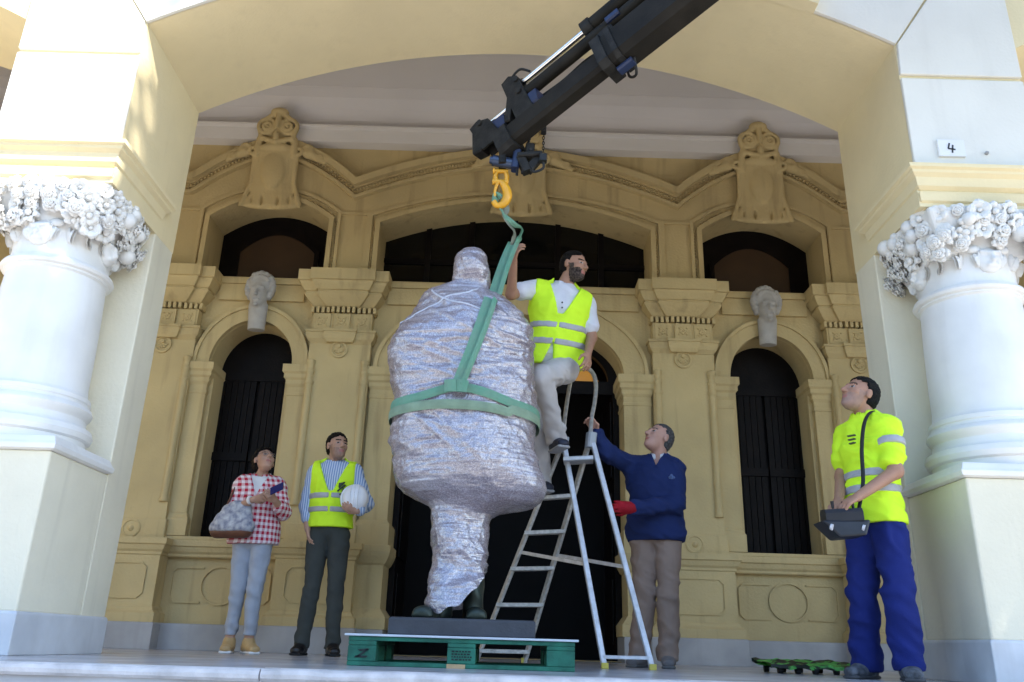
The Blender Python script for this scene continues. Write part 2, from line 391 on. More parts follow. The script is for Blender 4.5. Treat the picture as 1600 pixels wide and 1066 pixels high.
# --- piers, pedestals, columns
def flower_mesh(kind):
    m_ = MB()
    def blob(c,r,n=8,rings=5):
        v=[];f=[]
        for i in range(rings+1):
            t=math.pi*i/rings
            for k in range(n):
                a=2*math.pi*k/n; v.append((c[0]+r[0]*math.sin(t)*math.cos(a),c[1]+r[1]*math.sin(t)*math.sin(a),c[2]+r[2]*math.cos(t)))
        for i in range(rings):
            for k in range(n): f.append((i*n+k,i*n+(k+1)%n,(i+1)*n+(k+1)%n,(i+1)*n+k))
        m_.add(v,f)
    def petal(a,r0,L,w,tilt,lift):
        v=[];f=[]; ca,sa=math.cos(a),math.sin(a)
        for i in range(5):
            t=i/4; ww=w*math.sin(math.pi*(0.18+0.72*t)); rr=r0+L*t; hh=lift+tilt*math.sin(t*math.pi*0.6)*L
            for j in (-1,0,1): v.append((ca*rr-sa*ww*j, sa*rr+ca*ww*j, hh-abs(j)*0.004-(0.012*t*t)))
        for i in range(4):
            for j in range(2): q=i*3+j; f.append((q,q+1,q+4,q+3))
        k=len(v); v+= [(p[0],p[1],p[2]-0.012) for p in v]
        f+= [tuple(reversed([x+k for x in g])) for g in f[:8]]
        m_.add(v,f)
    if kind == 0:                                        # daisy
        for k in range(7): petal(2*math.pi*k/7,0.012,0.040,0.018,0.55,0.010)
        blob((0,0,0.022),(0.017,0.017,0.014))
    if kind == 1:                                        # rose: overlapping whorls
        for ring,(n,r,L,t,lf) in enumerate(((5,0.012,0.036,0.5,0.004),(5,0.006,0.026,0.9,0.016),(4,0.002,0.016,1.2,0.026))):
            for k in range(n): petal(2*math.pi*(k+0.4*ring)/n,r,L,0.024-0.005*ring,t,lf)
        blob((0,0,0.034),(0.009,0.009,0.010))
    if kind == 2:                                        # round fruit with a cleft
        blob((0.004,0,0.018),(0.040,0.038,0.036),12,8); blob((-0.028,0.018,0.010),(0.024,0.024,0.022),8,6)
    if kind == 3:                                        # pansy: three big petals
        for k in range(5): petal(2*math.pi*k/5+0.4,0.004,0.046,0.026,0.65,0.008)
        blob((0,0,0.020),(0.010,0.010,0.010))
    if kind == 4:                                        # leaf spray
        for k in (-1,0,1): petal(0.6*k,0.0,0.07-0.014*abs(k),0.020,0.30,0.004)
    me = bpy.data.meshes.new('flower'); me.from_pydata([tuple(p) for p in m_.v],[],m_.f)
    bm = bmesh.new(); bm.from_mesh(me); bmesh.ops.recalc_face_normals(bm,faces=bm.faces); bm.to_mesh(me); bm.free()
    me.materials.append(MARB); me.polygons.foreach_set('use_smooth',[kind == 2]*len(me.polygons)); return me
FLW = [flower_mesh(k) for k in range(5)]
IMP = [(-0.04,2.735),(-0.03,2.76),(-0.005,2.775),(0.0,2.83),(-0.018,2.838),(-0.018,2.85),(0.012,2.87),(0.022,2.925),(0.05,2.945),(0.052,2.962),(0.072,2.972),(0.075,2.995)]
for s in (-1,1):
    x0,x1 = sorted((s*PX0,s*PX1)); xc = s*2.9; yc = 4.86
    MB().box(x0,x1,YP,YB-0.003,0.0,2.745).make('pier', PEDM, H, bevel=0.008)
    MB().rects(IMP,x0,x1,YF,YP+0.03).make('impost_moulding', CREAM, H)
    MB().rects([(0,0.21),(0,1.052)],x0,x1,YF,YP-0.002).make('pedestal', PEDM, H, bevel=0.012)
    MB().rects([(0.014,0.0),(0.014,0.205),(0.004,0.216)],x0,x1,YF,YB).make('plinth', PLMARB, H, bevel=0.006)
    MB().rects([(0.0,1.052),(0.028,1.060),(0.034,1.085),(0.022,1.10),(0.006,1.134)],x0,x1,YF,YP-0.03).make('pedestal_cap', MARB, H, bevel=0.004)
    prof = [(0.352,1.132),(0.352,1.185),(0.374,1.195),(0.385,1.225),(0.374,1.258),(0.350,1.268),(0.338,1.285),(0.332,1.318),(0.342,1.335),(0.352,1.345),(0.360,1.366),(0.350,1.390),(0.336,1.398),(0.332,1.416),(0.338,1.424),(0.336,1.450),(0.322,1.458),(0.312,1.48),(0.306,1.53)]
    prof += [(0.306-0.020*t*t,1.53+0.66*t) for t in [i/8 for i in range(1,9)]]
    prof += [(0.292,2.198),(0.300,2.202),(0.300,2.214),(0.318,2.222),(0.326,2.238),(0.318,2.256),(0.296,2.264),(0.285,2.275),(0.280,2.34),(0.284,2.42),(0.305,2.52),(0.345,2.62),(0.39,2.70),(0.39,2.738)]
    col = MB().lathe(prof,(xc,yc,0),56).make('column', MARB, H, smooth=True)
    cp = wpos(col)
    MB().rects([(0.0,2.44),(0.03,2.52),(0.08,2.62),(0.11,2.70),(0.11,2.737)],xc-0.25,xc+0.25,yc-0.25,yc+0.25).make('capital_block', MARB, col, bevel=0.02)
    rnd = random.Random(11 if s < 0 else 23)
    # flowers: four crowded rows on a flaring square bell whose corners hang lower
    rows = [(2.695,0.395,25),(2.635,0.385,24),(2.575,0.365,22),(2.515,0.338,20)]
    for ri,(z,hw,n) in enumerate(rows):
        for k in range(n):
            a = 2*math.pi*(k+0.5*(ri%2)+rnd.uniform(-0.15,0.15))/n
            ca,sa = math.cos(a),math.sin(a); mx_ = max(abs(ca),abs(sa)); corner = (1/mx_-1)/0.414
            rad = hw*(0.97+0.20*corner) + rnd.uniform(-0.012,0.010)
            zz = z - 0.06*corner*(ri/3) + rnd.uniform(-0.010,0.010)
            if ri == 3 and corner < 0.25 and rnd.random() < 0.75: continue
            o = bpy.data.objects.new('flower', FLW[rnd.choice([0,0,0,1,1,1,1,2,3,3,4])]); link(o,col)
            o.location = Vector((xc+ca*rad, yc+sa*rad, zz))-cp
            nrm = Vector((ca,sa,-0.25+rnd.uniform(-0.2,0.2))); q_ = nrm.to_track_quat('Z','Y'); o.rotation_euler = (q_@Matrix.Rotation(rnd.uniform(0,6.3),3,'Z').to_quaternion()).to_euler()
            sc_ = rnd.uniform(1.05,1.45); o.scale = (sc_,sc_,sc_*1.05)
    for k in range(4):                                   # low flower swags under the corners
        a0 = math.pi/4+k*math.pi/2
        for j in range(7):
            a = a0+rnd.uniform(-0.30,0.30); rad = rnd.uniform(0.37,0.45); zz = rnd.uniform(2.45,2.55)
            o = bpy.data.objects.new('flower', FLW[rnd.choice([0,1,1,3,4])]); link(o,col); o.location = Vector((xc+math.cos(a)*rad,yc+math.sin(a)*rad,zz))-cp
            q_ = Vector((math.cos(a),math.sin(a),-0.5)).to_track_quat('Z','Y'); o.rotation_euler = (q_@Matrix.Rotation(rnd.uniform(0,6.3),3,'Z').to_quaternion()).to_euler()
            sc_ = rnd.uniform(0.95,1.25); o.scale = (sc_,)*3
    for k in range(16):                                  # acanthus sprays on the bell
        a = 2*math.pi*(k+0.5)/16
        o = bpy.data.objects.new('leaf', FLW[4]); link(o,col); o.location = Vector((xc+math.cos(a)*0.288,yc+math.sin(a)*0.288,2.37))-cp
        R_ = Matrix((( 0,-math.sin(a),math.cos(a)),(0,math.cos(a),math.sin(a)),(1,0,0))); o.rotation_euler = R_.to_euler(); o.scale = (1.6,1.3,1.5)
    # carved mask in the middle of the street side and of the inner side
    for (dx,dy) in ((0,-1),(-s,0)):
        c0 = np.array([xc+dx*0.285,yc+dy*0.285,2.41]); f_ = np.array([dx,dy,0.0]); sd_ = np.array([-dy,dx,0.0])
        P = lambda a,b,c: c0+sd_*a+f_*b+np.array([0,0,c])
        pr = [ell(P(0,0,0),(0.075,0.04,0.085),0.01,(sd_,f_,(0,0,1))),cone(P(0,0.035,0.03),P(0,0.055,-0.015),0.010,0.015),cone(P(-0.055,0.03,0.045),P(0,0.040,0.030),0.011,0.010),cone(P(0.055,0.03,0.045),P(0,0.040,0.030),0.011,0.010),cone(P(-0.025,0.036,-0.045),P(0.025,0.036,-0.045),0.010,0.010),
              ell(P(-0.085,0.0,0.07),(0.05,0.022,0.03),0.01,(sd_,f_,(0,0,1))),ell(P(0.085,0.0,0.07),(0.05,0.022,0.03),0.01,(sd_,f_,(0,0,1)))]
        sdf('carved_mask',pr,0.008,MARB,col,cut=[ell(P(-0.03,0.042,0.018),(0.016,0.012,0.009),0.006,(sd_,f_,(0,0,1))),ell(P(0.03,0.042,0.018),(0.016,0.012,0.009),0.006,(sd_,f_,(0,0,1)))])
# end piers of the neighbouring bays
for s in (-1,1):
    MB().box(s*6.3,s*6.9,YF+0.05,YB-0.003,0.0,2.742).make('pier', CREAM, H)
# house number plate and a small fixing on the right pier
NP = MB().box(2.656,2.823,YF-0.018,YF-0.001,3.085,3.205).make('number_plate', mat('glazed_tile',(0.80,0.80,0.80),0.25,0.03), H)
NP['label'] = 'small white house number tile reading 4'
m_ = MB()
for (a,b,c,d) in ((2.728,3.178,2.716,3.138),(2.716,3.138,2.760,3.132),(2.748,3.165,2.738,3.108)):
    m_.beam((a,YF-0.0195,b),(c,YF-0.0195,d),0.009,0.003,(0.5,0,0.5))
m_.make('numeral', mat('black_print',(0.03,0.03,0.035),0.5), NP)
MB().lathe([(0.006,-0.02),(0.012,-0.012),(0.012,0.0)],(2.963,YF,3.122),10,'y').make('wall_fixing', SKIRT, H)

# --- back wall with its openings
def arcpts(cx,z0,hw,rise,n=24): return [(cx-hw*math.cos(math.pi*i/n), z0+rise*math.sin(math.pi*i/n)) for i in range(n+1)]
def seg(cx,z0,hw,rise,n=20): return [(cx+hw*(-1+2*i/n), z0+rise*(1-(-1+2*i/n)**2)) for i in range(n+1)]
WX = 2.62
def lun(cx,hw,zb,zs,rise): return [(cx-hw,zb)]+seg(cx,zs,hw,rise)+[(cx+hw,zb)]
LUN = [lun(-WX,0.635,3.62,4.33,0.25), lun(0,1.44,3.60,4.31,0.30), lun(WX,0.635,3.62,4.33,0.25)]
def win(cx): return [(cx-0.36,0.99),(cx-0.36,2.69)]+arcpts(cx,2.70,0.415,0.47)+[(cx+0.36,2.69),(cx+0.36,0.99)]
DOOR = [(-1.13,0.005),(-1.13,2.69)]+arcpts(0,2.70,1.13,0.62,40)+[(1.13,2.69),(1.13,0.005)]
MB().plate([(-6.55,0.003),(6.55,0.003),(6.55,5.44),(-6.55,5.44)],[DOOR]+LUN+[win(-WX),win(WX)],8.0,8.42).make('back_wall', OCHRE, H)
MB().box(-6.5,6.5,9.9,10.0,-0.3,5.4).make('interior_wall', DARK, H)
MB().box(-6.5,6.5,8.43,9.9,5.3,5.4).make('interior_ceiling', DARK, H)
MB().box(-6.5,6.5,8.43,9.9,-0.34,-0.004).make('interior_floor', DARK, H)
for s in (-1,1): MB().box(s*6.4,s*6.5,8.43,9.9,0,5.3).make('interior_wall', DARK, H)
# upper order: a proud frame that ends in the wavy hood
def hoodz(x):
    x = abs(x)
    if x <= 1.735: return 5.25-0.43*(x/1.735)**1.8
    return 5.31-0.59*min(1.0,abs(x-WX))**1.6 if abs(x-WX) < 0.885 else 5.31-0.59*0.885**1.6 + (0 if x < WX else -0.0)
HX = [-3.7+7.4*i/120 for i in range(121)]
HX = sorted(set(HX+[-1.735,1.735]))
hood = [(x,hoodz(x)) for x in HX]
hood = [(x,z if abs(x) < 3.505 else 4.826) for x,z in hood]
fr = [(-3.7,3.64)]+hood+[(3.7,3.64)]
def off(p,d):                                            # grow an opening outline slightly
    cx = sum(q[0] for q in p)/len(p); return [(x+(d if x > cx else -d) if abs(x-cx) > 0.3*max(abs(q[0]-cx) for q in p) else x+(x-cx)*0.1,z+(d if z > 3.7 else 0)) for x,z in p]
MB().plate(list(reversed(fr)),[[(x,max(z,3.645)) for x,z in L] for L in LUN],7.93,8.0-0.002).make('upper_frame', OCHRE, H)
m_ = MB(); m_.band(hood,-0.075,7.84,7.928); m_.band([(x,z-0.078) for x,z in hood],-0.018,7.90,7.928); m_.band([(x,z-0.20) for x,z in hood],-0.035,7.87,7.928)
m_.make('hood_moulding', OCHRE, H)
bd = MB(); x = -3.66
while x < 3.67:                                          # carved leaf ornament between the two hood fillets
    z = hoodz(x) if abs(x) < 3.505 else 4.826
    for dz in (-0.115,-0.16): bd.lathe([(0.004,-0.012),(0.014,-0.004),(0.017,0.006)],(x+(0.012 if dz < -0.13 else 0),7.922,z+dz),6,'y')
    x += 0.034
o = bd.make('carved_ornament', OCHRE, H); o['kind'] = 'stuff'
for L,cx in zip(LUN,(-WX,0,WX)):
    L2 = [(x,z) for x,z in L]; L2[0] = (L2[0][0],3.66); L2[-1] = (L2[-1][0],3.66)
    m_ = MB(); m_.band(L2,0.05,7.885,7.928); m_.band([(x+(-0.085 if x < cx else 0.085)*(1 if abs(x-cx) > 0.2 else abs(x-cx)/0.2),z+0.085*(1 if z > 3.7 else 0)) for x,z in L2],0.035,7.90,7.928)
    m_.make('window_surround', OCHRE, H)
    bd = MB(); pts = [Vector(p) for p in L2]
    for a,b in zip(pts[:-1],pts[1:]):
        n = max(1,int((b-a).length/0.034)); nn = Vector((-(b-a).y,(b-a).x)).normalized()
        for k in range(n):
            p = a+(b-a)*(k+0.5)/n+nn*0.068; bd.lathe([(0.003,-0.010),(0.011,-0.004),(0.014,0.004)],(p.x,7.926,p.y),6,'y')
    o = bd.make('bead_ornament', OCHRE, H); o['kind'] = 'stuff'
    # window: dark timber frame, brown inner panel
    big = cx == 0; hw = 1.44 if big else 0.635; rise = 0.30 if big else 0.25; zs = 4.31 if big else 4.33
    glass = MB().plate(lun(cx,hw+0.05,3.55,zs+0.05,rise),[],8.36,8.40).make('window', GLASSD if big else WOOD, H)
    if big:
        m_ = MB()
        for xx in (-0.96,-0.48,0,0.48,0.96): m_.box(cx+xx-0.03,cx+xx+0.03,8.325,8.362,3.60,zs+rise*(1-(xx/1.44)**2)+0.02)
        m_.box(-1.44,1.44,8.328,8.361,3.60,3.68); m_.box(-1.44,1.44,8.328,8.361,4.05,4.10)
        m_.make('glazing_bar', WOOD, glass)
    else:
        MB().plate(lun(cx,0.41,3.72,4.12,0.22),[],8.33,8.361).make('pane', BROWNP, glass)
        m_ = MB(); m_.band(lun(cx,0.41,3.72,4.12,0.22),0.05,8.318,8.361); m_.make('frame', WOOD, glass)
# cartouches
def cartouche(cx):
    Y = 7.90
    P = lambda x,y,z: (cx+x,Y-y,z)
    pr = [ecap(P(0,0.02,4.66),P(0,0.05,5.06),(1,0,0),(0.215,0.06),(0.25,0.08),0.03), ecap(P(0,0.02,4.46),P(0,0.02,4.68),(1,0,0),(0.30,0.045),(0.20,0.055),0.03),
          ell(P(0,0.085,4.87),(0.135,0.065,0.24),0.012), ell(P(0,0.07,5.13),(0.19,0.09,0.07),0.02), ell(P(0,0.055,5.38),(0.18,0.075,0.19),0.015), ell(P(0,0.13,5.56),(0.10,0.06,0.055),0.02), cone(P(0,0.14,5.57),P(0,0.165,5.36),0.040,0.022,0.006)]
    for s in (-1,1):
        pr += [torus(P(0.120*s,0.125,5.385),(0,1,0),0.088,0.026,0.004), torus(P(0.112*s,0.14,5.375),(0,1,0),0.042,0.020,0.003), ell(P(0.112*s,0.14,5.375),(0.016,0.03,0.016),0.003), cone(P(0.02*s,0.135,5.56),P(0.130*s,0.125,5.48),0.036,0.026,0.006), cone(P(0.20*s,0.11,5.36),P(0.165*s,0.12,5.22),0.026,0.026,0.006), cone(P(0.05*s,0.13,5.22),P(0.075*s,0.12,5.10),0.016,0.012,0.004), cone(P(0.165*s,0.12,5.24),P(0.0,0.135,5.175),0.026,0.034,0.01),
               cone(P(0.20*s,0.07,5.05),P(0.19*s,0.09,5.24),0.045,0.035,0.02), torus(P(0.335*s,0.06,5.135),(0,1,0),0.052,0.024,0.008), torus(P(0.245*s,0.08,5.10),(0,1,0),0.040,0.022,0.008), ell(P(0.335*s,0.03,5.135),(0.08,0.05,0.08),0.02), cone(P(0.36*s,0.04,5.10),P(0.53*s,0.03,5.01),0.055,0.030,0.02), torus(P(0.47*s,0.055,5.045),(0,1,0),0.034,0.018,0.006),
               cone(P(0.225*s,0.06,5.05),P(0.235*s,0.04,4.72),0.026,0.020,0.010), cone(P(0.235*s,0.04,4.72),P(0.315*s,0.03,4.46),0.022,0.024,0.012), cone(P(0.10*s,0.05,4.68),P(0.13*s,0.045,4.45),0.020,0.022,0.010)]
    pr.append(ell(P(0,0.15,5.25),(0.035,0.03,0.055),0.006))
    ct = [ell(P(0.085,0.085,4.50),(0.016,0.06,0.07),0.008), ell(P(-0.085,0.085,4.50),(0.016,0.06,0.07),0.008), ell(P(0.20,0.085,4.52),(0.014,0.06,0.06),0.008), ell(P(-0.20,0.085,4.52),(0.014,0.06,0.06),0.008), ell(P(0,0.09,4.43),(0.05,0.06,0.02),0.01)]
    for s in (-1,1): ct.append(cone(P(0.165*s,0.11,5.04),P(0.155*s,0.09,4.72),0.012,0.010,0.006))
    return sdf('cartouche',pr,0.0125,OCHRE,H,cut=ct,post=lambda x,y,z,D: np.maximum(D,y-7.945))
for cx in (-2.63,0.06,2.64): cartouche(cx)
# ledge that runs under the upper windows
for a,b in ((-3.05,-2.17),(2.17,3.05),(-1.30,1.30)):
    MB().box(a,b,7.94,8.41,3.58,3.64).make('window_ledge', OCHRE, H); MB().box(a,b,7.965,8.0-0.003,3.40,3.578).make('window_ledge', OCHRE, H)
# lower order: pilasters with capitals, frieze and cornice
def rosette(cx,cz,y,r,parent):
    m_ = MB()
    for k in range(6):
        a = math.pi*k/3+0.3; m_.lathe([(0.001,-0.012),(0.014,-0.008),(0.018,0.004)],(cx+math.cos(a)*r*0.55,y,cz+math.sin(a)*r*0.5),8,'y')
    m_.lathe([(0.001,-0.016),(0.010,-0.010),(0.014,0.004)],(cx,y,cz),8,'y')
    for k in (-1,1):
        m_.lathe([(0.001,-0.010),(0.009,-0.006),(0.012,0.004)],(cx+k*r*0.9,y,cz+r*0.8),6,'y'); m_.lathe([(0.001,-0.010),(0.009,-0.006),(0.012,0.004)],(cx-k*r*0.9,y,cz-r*0.8),6,'y')
    return m_.make('rosette', OCHRE, parent, smooth=True)
CORNP = [(-0.02,3.315),(0.0,3.33),(0.03,3.36),(0.075,3.415),(0.085,3.43),(0.07,3.435),(0.07,3.455),(0.085,3.46),(0.12,3.525),(0.125,3.545),(0.145,3.55),(0.145,3.665)]
for px in (-3.50,-1.73,1.73,3.50):
    pl = MB().box(px-0.31,px+0.31,7.90,7.997,1.13,2.935).make('pilaster', OCHRE, H, bevel=0.006)
    MB().rects([(0,1.13),(-0.01,1.30),(0.0,1.13)][:2],px-0.318,px+0.318,7.885,7.996).make('base_block', OCHRE, pl)
    MB().box(px-0.335,px+0.335,7.87,7.9965,0.955,1.135).make('base_block', OCHRE, pl, bevel=0.01)
    m_ = MB(); m_.lathe([(0.085,0.0),(0.085,-0.012),(0.07,-0.016),(0.066,-0.008),(0.03,-0.008),(0.02,-0.022),(0.002,-0.028)],(px+0.02,7.872,1.045),20,'y'); m_.make('medallion', OCHRE, pl, smooth=True)
    for s in (-1,1):
        cxx = px+s*0.268
        pr = [(0.040,1.30),(0.044,1.315),(0.040,1.33),(0.034,1.34),(0.034,2.48)]+[(0.034,2.49),(0.042,2.50),(0.042,2.52),(0.034,2.53),(0.034,2.60),(0.041,2.61),(0.041,2.63),(0.034,2.64),(0.034,2.70),(0.041,2.71),(0.041,2.74),(0.020,2.75)]
        MB().lathe(pr,(cxx,7.895,0),14).make('colonette', OCHRE, pl, smooth=True)
    MB().rects([(-0.01,2.925),(0.0,2.94),(0.022,2.965),(0.034,3.0),(0.034,3.03),(0.045,3.035),(0.045,3.058)],px-0.312,px+0.312,7.885,7.990).make('capital', OCHRE, pl)
    MB().rects([(0,2.93),(0.02,2.965),(0.03,3.0),(0.03,3.03),(0.04,3.035),(0.04,3.061)],px-0.13,px+0.13,7.850,7.95).make('capital', OCHRE, pl)
    # shell drop
    m_ = MB(); m_.lathe([(0.088,0.0),(0.088,-0.02),(0.07,-0.026),(0.058,-0.012),(0.05,-0.012)],(px-0.005,7.90,2.86),22,'y')
    for k in range(5):
        a = math.radians(-150+30*k); m_.tube([(px-0.005,7.885,2.88),(px-0.005+0.055*math.cos(a),7.885,2.88+0.062*math.sin(a))],[0.006,0.014],8)
    m_.lathe([(0.002,-0.03),(0.02,-0.024),(0.022,0)],(px-0.005,7.885,2.89),10,'y'); m_.make('shell', OCHRE, pl, smooth=True)
    MB().box(px-0.302,px+0.302,7.885,7.994,3.058,3.25).make('frieze', OCHRE, pl, bevel=0.004)
    for k,yy in ((-1,7.876),(0,7.858),(1,7.876)):
        MB().box(px+k*0.2-0.085,px+k*0.2+0.085,yy,7.888,3.07,3.24).make('frieze_panel', OCHRE, pl, bevel=0.006); rosette(px+k*0.2,3.155,yy,0.045,pl)
    m_ = MB()
    for k in range(13): m_.box(px-0.325+0.0525*k,px-0.325+0.0525*k+0.03,7.85 if 3 < k < 9 else 7.868,7.99,3.252,3.312)
    o = m_.make('dentil_row', OCHRE, pl); o['kind'] = 'stuff'
    MB().rects(CORNP,px-0.315,px+0.315,7.875,7.992).make('cornice', OCHRE, pl)
    MB().rects([(o_-0.002,z_) for o_,z_ in CORNP[:-1]]+[(0.143,3.668)],px-0.185,px+0.185,7.83,7.95).make('cornice', OCHRE, pl)
    m_ = MB(); m_.box(px-0.30,px+0.30,7.91,7.9285,3.67,3.72); m_.band([(px-0.14,3.78),(px+0.14,3.78),(px+0.14,4.40),(px-0.14,4.40)],-0.03,7.905,7.929,closed=True); m_.make('upper_panel', OCHRE, pl)
    # pedestal of the pilaster in the dado
    PD = [(0.05,0.225),(0.05,0.30),(0.02,0.325),(0.015,0.345),(0.0,0.36),(0.0,0.80),(0.012,0.81),(0.012,0.83),(0.03,0.85),(0.045,0.89),(0.06,0.90),(0.06,0.953)]
    MB().rects(PD,px-0.36,px+0.36,7.80,7.99).make('pilaster_pedestal', OCHRE, pl)
    m_ = MB(); c = 0.05; q = [(px-0.26+c,0.42),(px+0.26-c,0.42),(px+0.26,0.42+c),(px+0.26,0.74-c),(px+0.26-c,0.74),(px-0.26+c,0.74),(px-0.26,0.74-c),(px-0.26,0.42+c)]
    m_.band(q,0.014,7.788,7.802,closed=True); m_.make('panel_moulding', OCHRE, pl)
    MB().rects([(0.0,0.0),(0.0,0.215),(-0.006,0.224)],px-0.425,px+0.425,7.735,7.99).make('skirting', SKIRT, pl, bevel=0.004)
# arched side windows and the central doorway
for cx in (-WX,WX):
    sgn = 1 if cx > 0 else -1
    m_ = MB(); a = arcpts(cx,2.70,0.418,0.472,32)
    m_.band(a,0.165,7.935,8.05); m_.band([(cx+(x-cx)*1.30,2.70+(z-2.70)*1.27) for x,z in a],0.035,7.915,7.998); m_.make('window_arch', OCHRE, H)
    for s in (-1,1):
        xa,xb = sorted((cx+s*0.40,cx+s*0.585))
        MB().box(xa,xb,7.945,8.30,0.99,2.40).make('jamb', OCHRE, H, bevel=0.005)
        MB().rects([(-0.004,2.375),(0.008,2.385),(0.008,2.41),(0.0,2.415),(0.0,2.47),(0.018,2.50),(0.02,2.54),(0.038,2.56),(0.038,2.60),(0.055,2.62),(0.055,2.695)],xa,xb,7.945,8.30).make('window_impost', OCHRE, H)
        MB().rects([(0.0,0.99),(0.03,0.995),(0.03,1.15),(0.012,1.18),(0.012,1.20),(0,1.21)],xa,xb,7.945,8.28).make('jamb_base', OCHRE, H)
    w = MB().plate([(cx-0.42,0.97),(cx-0.42,2.70)]+arcpts(cx,2.70,0.43,0.49)+[(cx+0.42,2.70),(cx+0.42,0.97)],[],8.33,8.39).make('window', WOOD, H)
    for s in (-1,1):                                     # shutter leaves of upright boards
        for k in range(6):
            xx = cx+s*(0.015+0.063*k); MB().box(xx+s*0.002,xx+s*0.058,8.285,8.331,1.02,2.62).make('shutter_board', WOOD, w)
        MB().box(cx+s*0.01,cx+s*0.39,8.26,8.284,1.78,1.86).make('shutter_rail', WOOD, w)
    MB().box(cx-0.44,cx+0.44,8.27,8.335,2.62,2.70).make('transom_bar', WOOD, w)
    # sill, dado and its panels
    MB().box(cx-0.58,cx+0.58,7.91,8.36,0.955,0.990).make('sill', OCHRE, H, bevel=0.006)
    MB().rects([(0,0.80),(0.012,0.81),(0.012,0.83),(0.03,0.85),(0.045,0.89),(0.06,0.90),(0.06,0.954)],cx-0.52,cx+0.52,7.95,7.996).make('dado_moulding', OCHRE, H)
    m_ = MB()
    for s in (-1,1):
        c = 0.045; x1,x2 = 0.20,0.46; q = [(x1-0.03,0.40),(x2-c,0.40),(x2,0.40+c),(x2,0.72-c),(x2-c,0.72),(x1-0.03,0.72)]
        m_.band([(cx+s*x,z) for x,z in q],0.014*s,7.985,8.0-0.001)
    m_.band([(cx+0.185*math.cos(2*math.pi*k/36),0.56+0.175*math.sin(2*math.pi*k/36)) for k in range(36)],0.014,7.983,7.9985,closed=True)
    m_.make('panel_moulding', OCHRE, H)
    MB().rects([(0.0,0.0),(0.0,0.215),(-0.006,0.222)],cx-0.46,cx+0.46,7.90,7.997).make('skirting', SKIRT, H, bevel=0.004)
    # keystone carved as a head
    P = lambda x,y,z: (cx+0.02*sgn*-1+x,7.93-y,z)
    pr = [ell(P(0,0.085,3.41),(0.090,0.095,0.135),0.02), ell(P(0,0.11,3.325),(0.060,0.065,0.062),0.02), cone(P(0,0.178,3.435),P(0,0.200,3.378),0.012,0.019,0.008), cone(P(-0.055,0.150,3.468),P(0.055,0.150,3.468),0.014,0.014,0.010), cone(P(-0.026,0.172,3.325),P(0.026,0.172,3.325),0.012,0.012,0.008), ell(P(0,0.165,3.275),(0.028,0.024,0.022),0.01), ecap(P(0,0.02,3.05),P(0,0.05,3.30),(1,0,0),(0.085,0.06),(0.098,0.07),0.02), ell(P(0,0.05,3.53),(0.13,0.09,0.12),0.02)]
    rr = random.Random(5)
    for k in range(17):
        a = math.radians(-42+264*k/16); pr.append(ell(P(0.128*math.cos(a),0.055+rr.uniform(-0.01,0.02),3.50+0.150*math.sin(a)),(0.036,0.045,0.036),0.006))
    for k in range(8):
        a = math.radians(15+150*k/7); pr.append(ell(P(0.085*math.cos(a),0.105,3.535+0.068*math.sin(a)),(0.028,0.03,0.026),0.006))
    ct = [ell(P(s*0.037,0.180,3.430),(0.022,0.022,0.014),0.01) for s in (-1,1)]
    sdf('keystone_head',pr,0.009,STONEH,H,cut=ct,post=lambda x,y,z,D: np.maximum(D,np.maximum(y-7.99,3.05-z)))
m_ = MB(); a = arcpts(0,2.70,1.133,0.622,48)
m_.band(a,0.21,7.935,8.05); m_.band([(x*1.186,2.70+(z-2.70)*1.34) for x,z in a],0.04,7.915,7.998); m_.make('door_arch', OCHRE, H)
for s in (-1,1):
    xa,xb = sorted((s*1.125,s*1.395))
    MB().box(xa,xb,7.945,8.30,0.99,2.40).make('jamb', OCHRE, H, bevel=0.005)
    MB().rects([(-0.004,2.375),(0.008,2.385),(0.008,2.41),(0.0,2.415),(0.0,2.47),(0.018,2.50),(0.02,2.54),(0.038,2.56),(0.038,2.60),(0.055,2.62),(0.055,2.695)],xa,xb,7.945,8.30).make('door_impost', OCHRE, H)
    MB().rects([(0.06,0.22),(0.06,0.32),(0.03,0.36),(0.0,0.40),(0.0,0.78),(0.02,0.80),(0.05,0.86),(0.06,0.90),(0.06,0.955),(0.03,0.96),(0.03,1.15),(0.0,1.19)],xa,xb,7.92,8.30).make('jamb_base', OCHRE, H)
    MB().rects([(0.05,0.0),(0.05,0.218)],xa,xb,7.88,8.30).make('skirting', SKIRT, H, bevel=0.004)
    # door leaf folded back, with raised panels
    lf = MB().box(s*1.125,s*1.065,8.31,9.15,0.01,2.70).make('door_leaf', WOOD, H)
    for z0,z1 in ((0.15,0.75),(0.9,1.6),(1.75,2.55)): MB().box(s*1.045,s*1.066,8.42,9.05,z0,z1).make('door_panel', WOOD, lf, bevel=0.008)
tw = MB().plate(arcpts(0,2.68,1.16,0.66,40),[arcpts(0,2.74,1.02,0.52,40)],8.32,8.40).make('fanlight', WOOD, H)
MB().box(-1.14,1.14,8.318,8.41,2.60,2.68).make('frame', WOOD, tw)
MB().plate([(0.42,2.72),(0.98,2.72),(0.98,2.80),(0.80,3.05),(0.42,3.17)],[],8.62,8.65).make('pane', AMBER, tw)
MB().plate([(-0.98,2.72),(-0.42,2.72),(-0.42,3.17),(-0.80,3.05),(-0.98,2.80)],[],8.62,8.65).make('pane', BROWNP, tw)
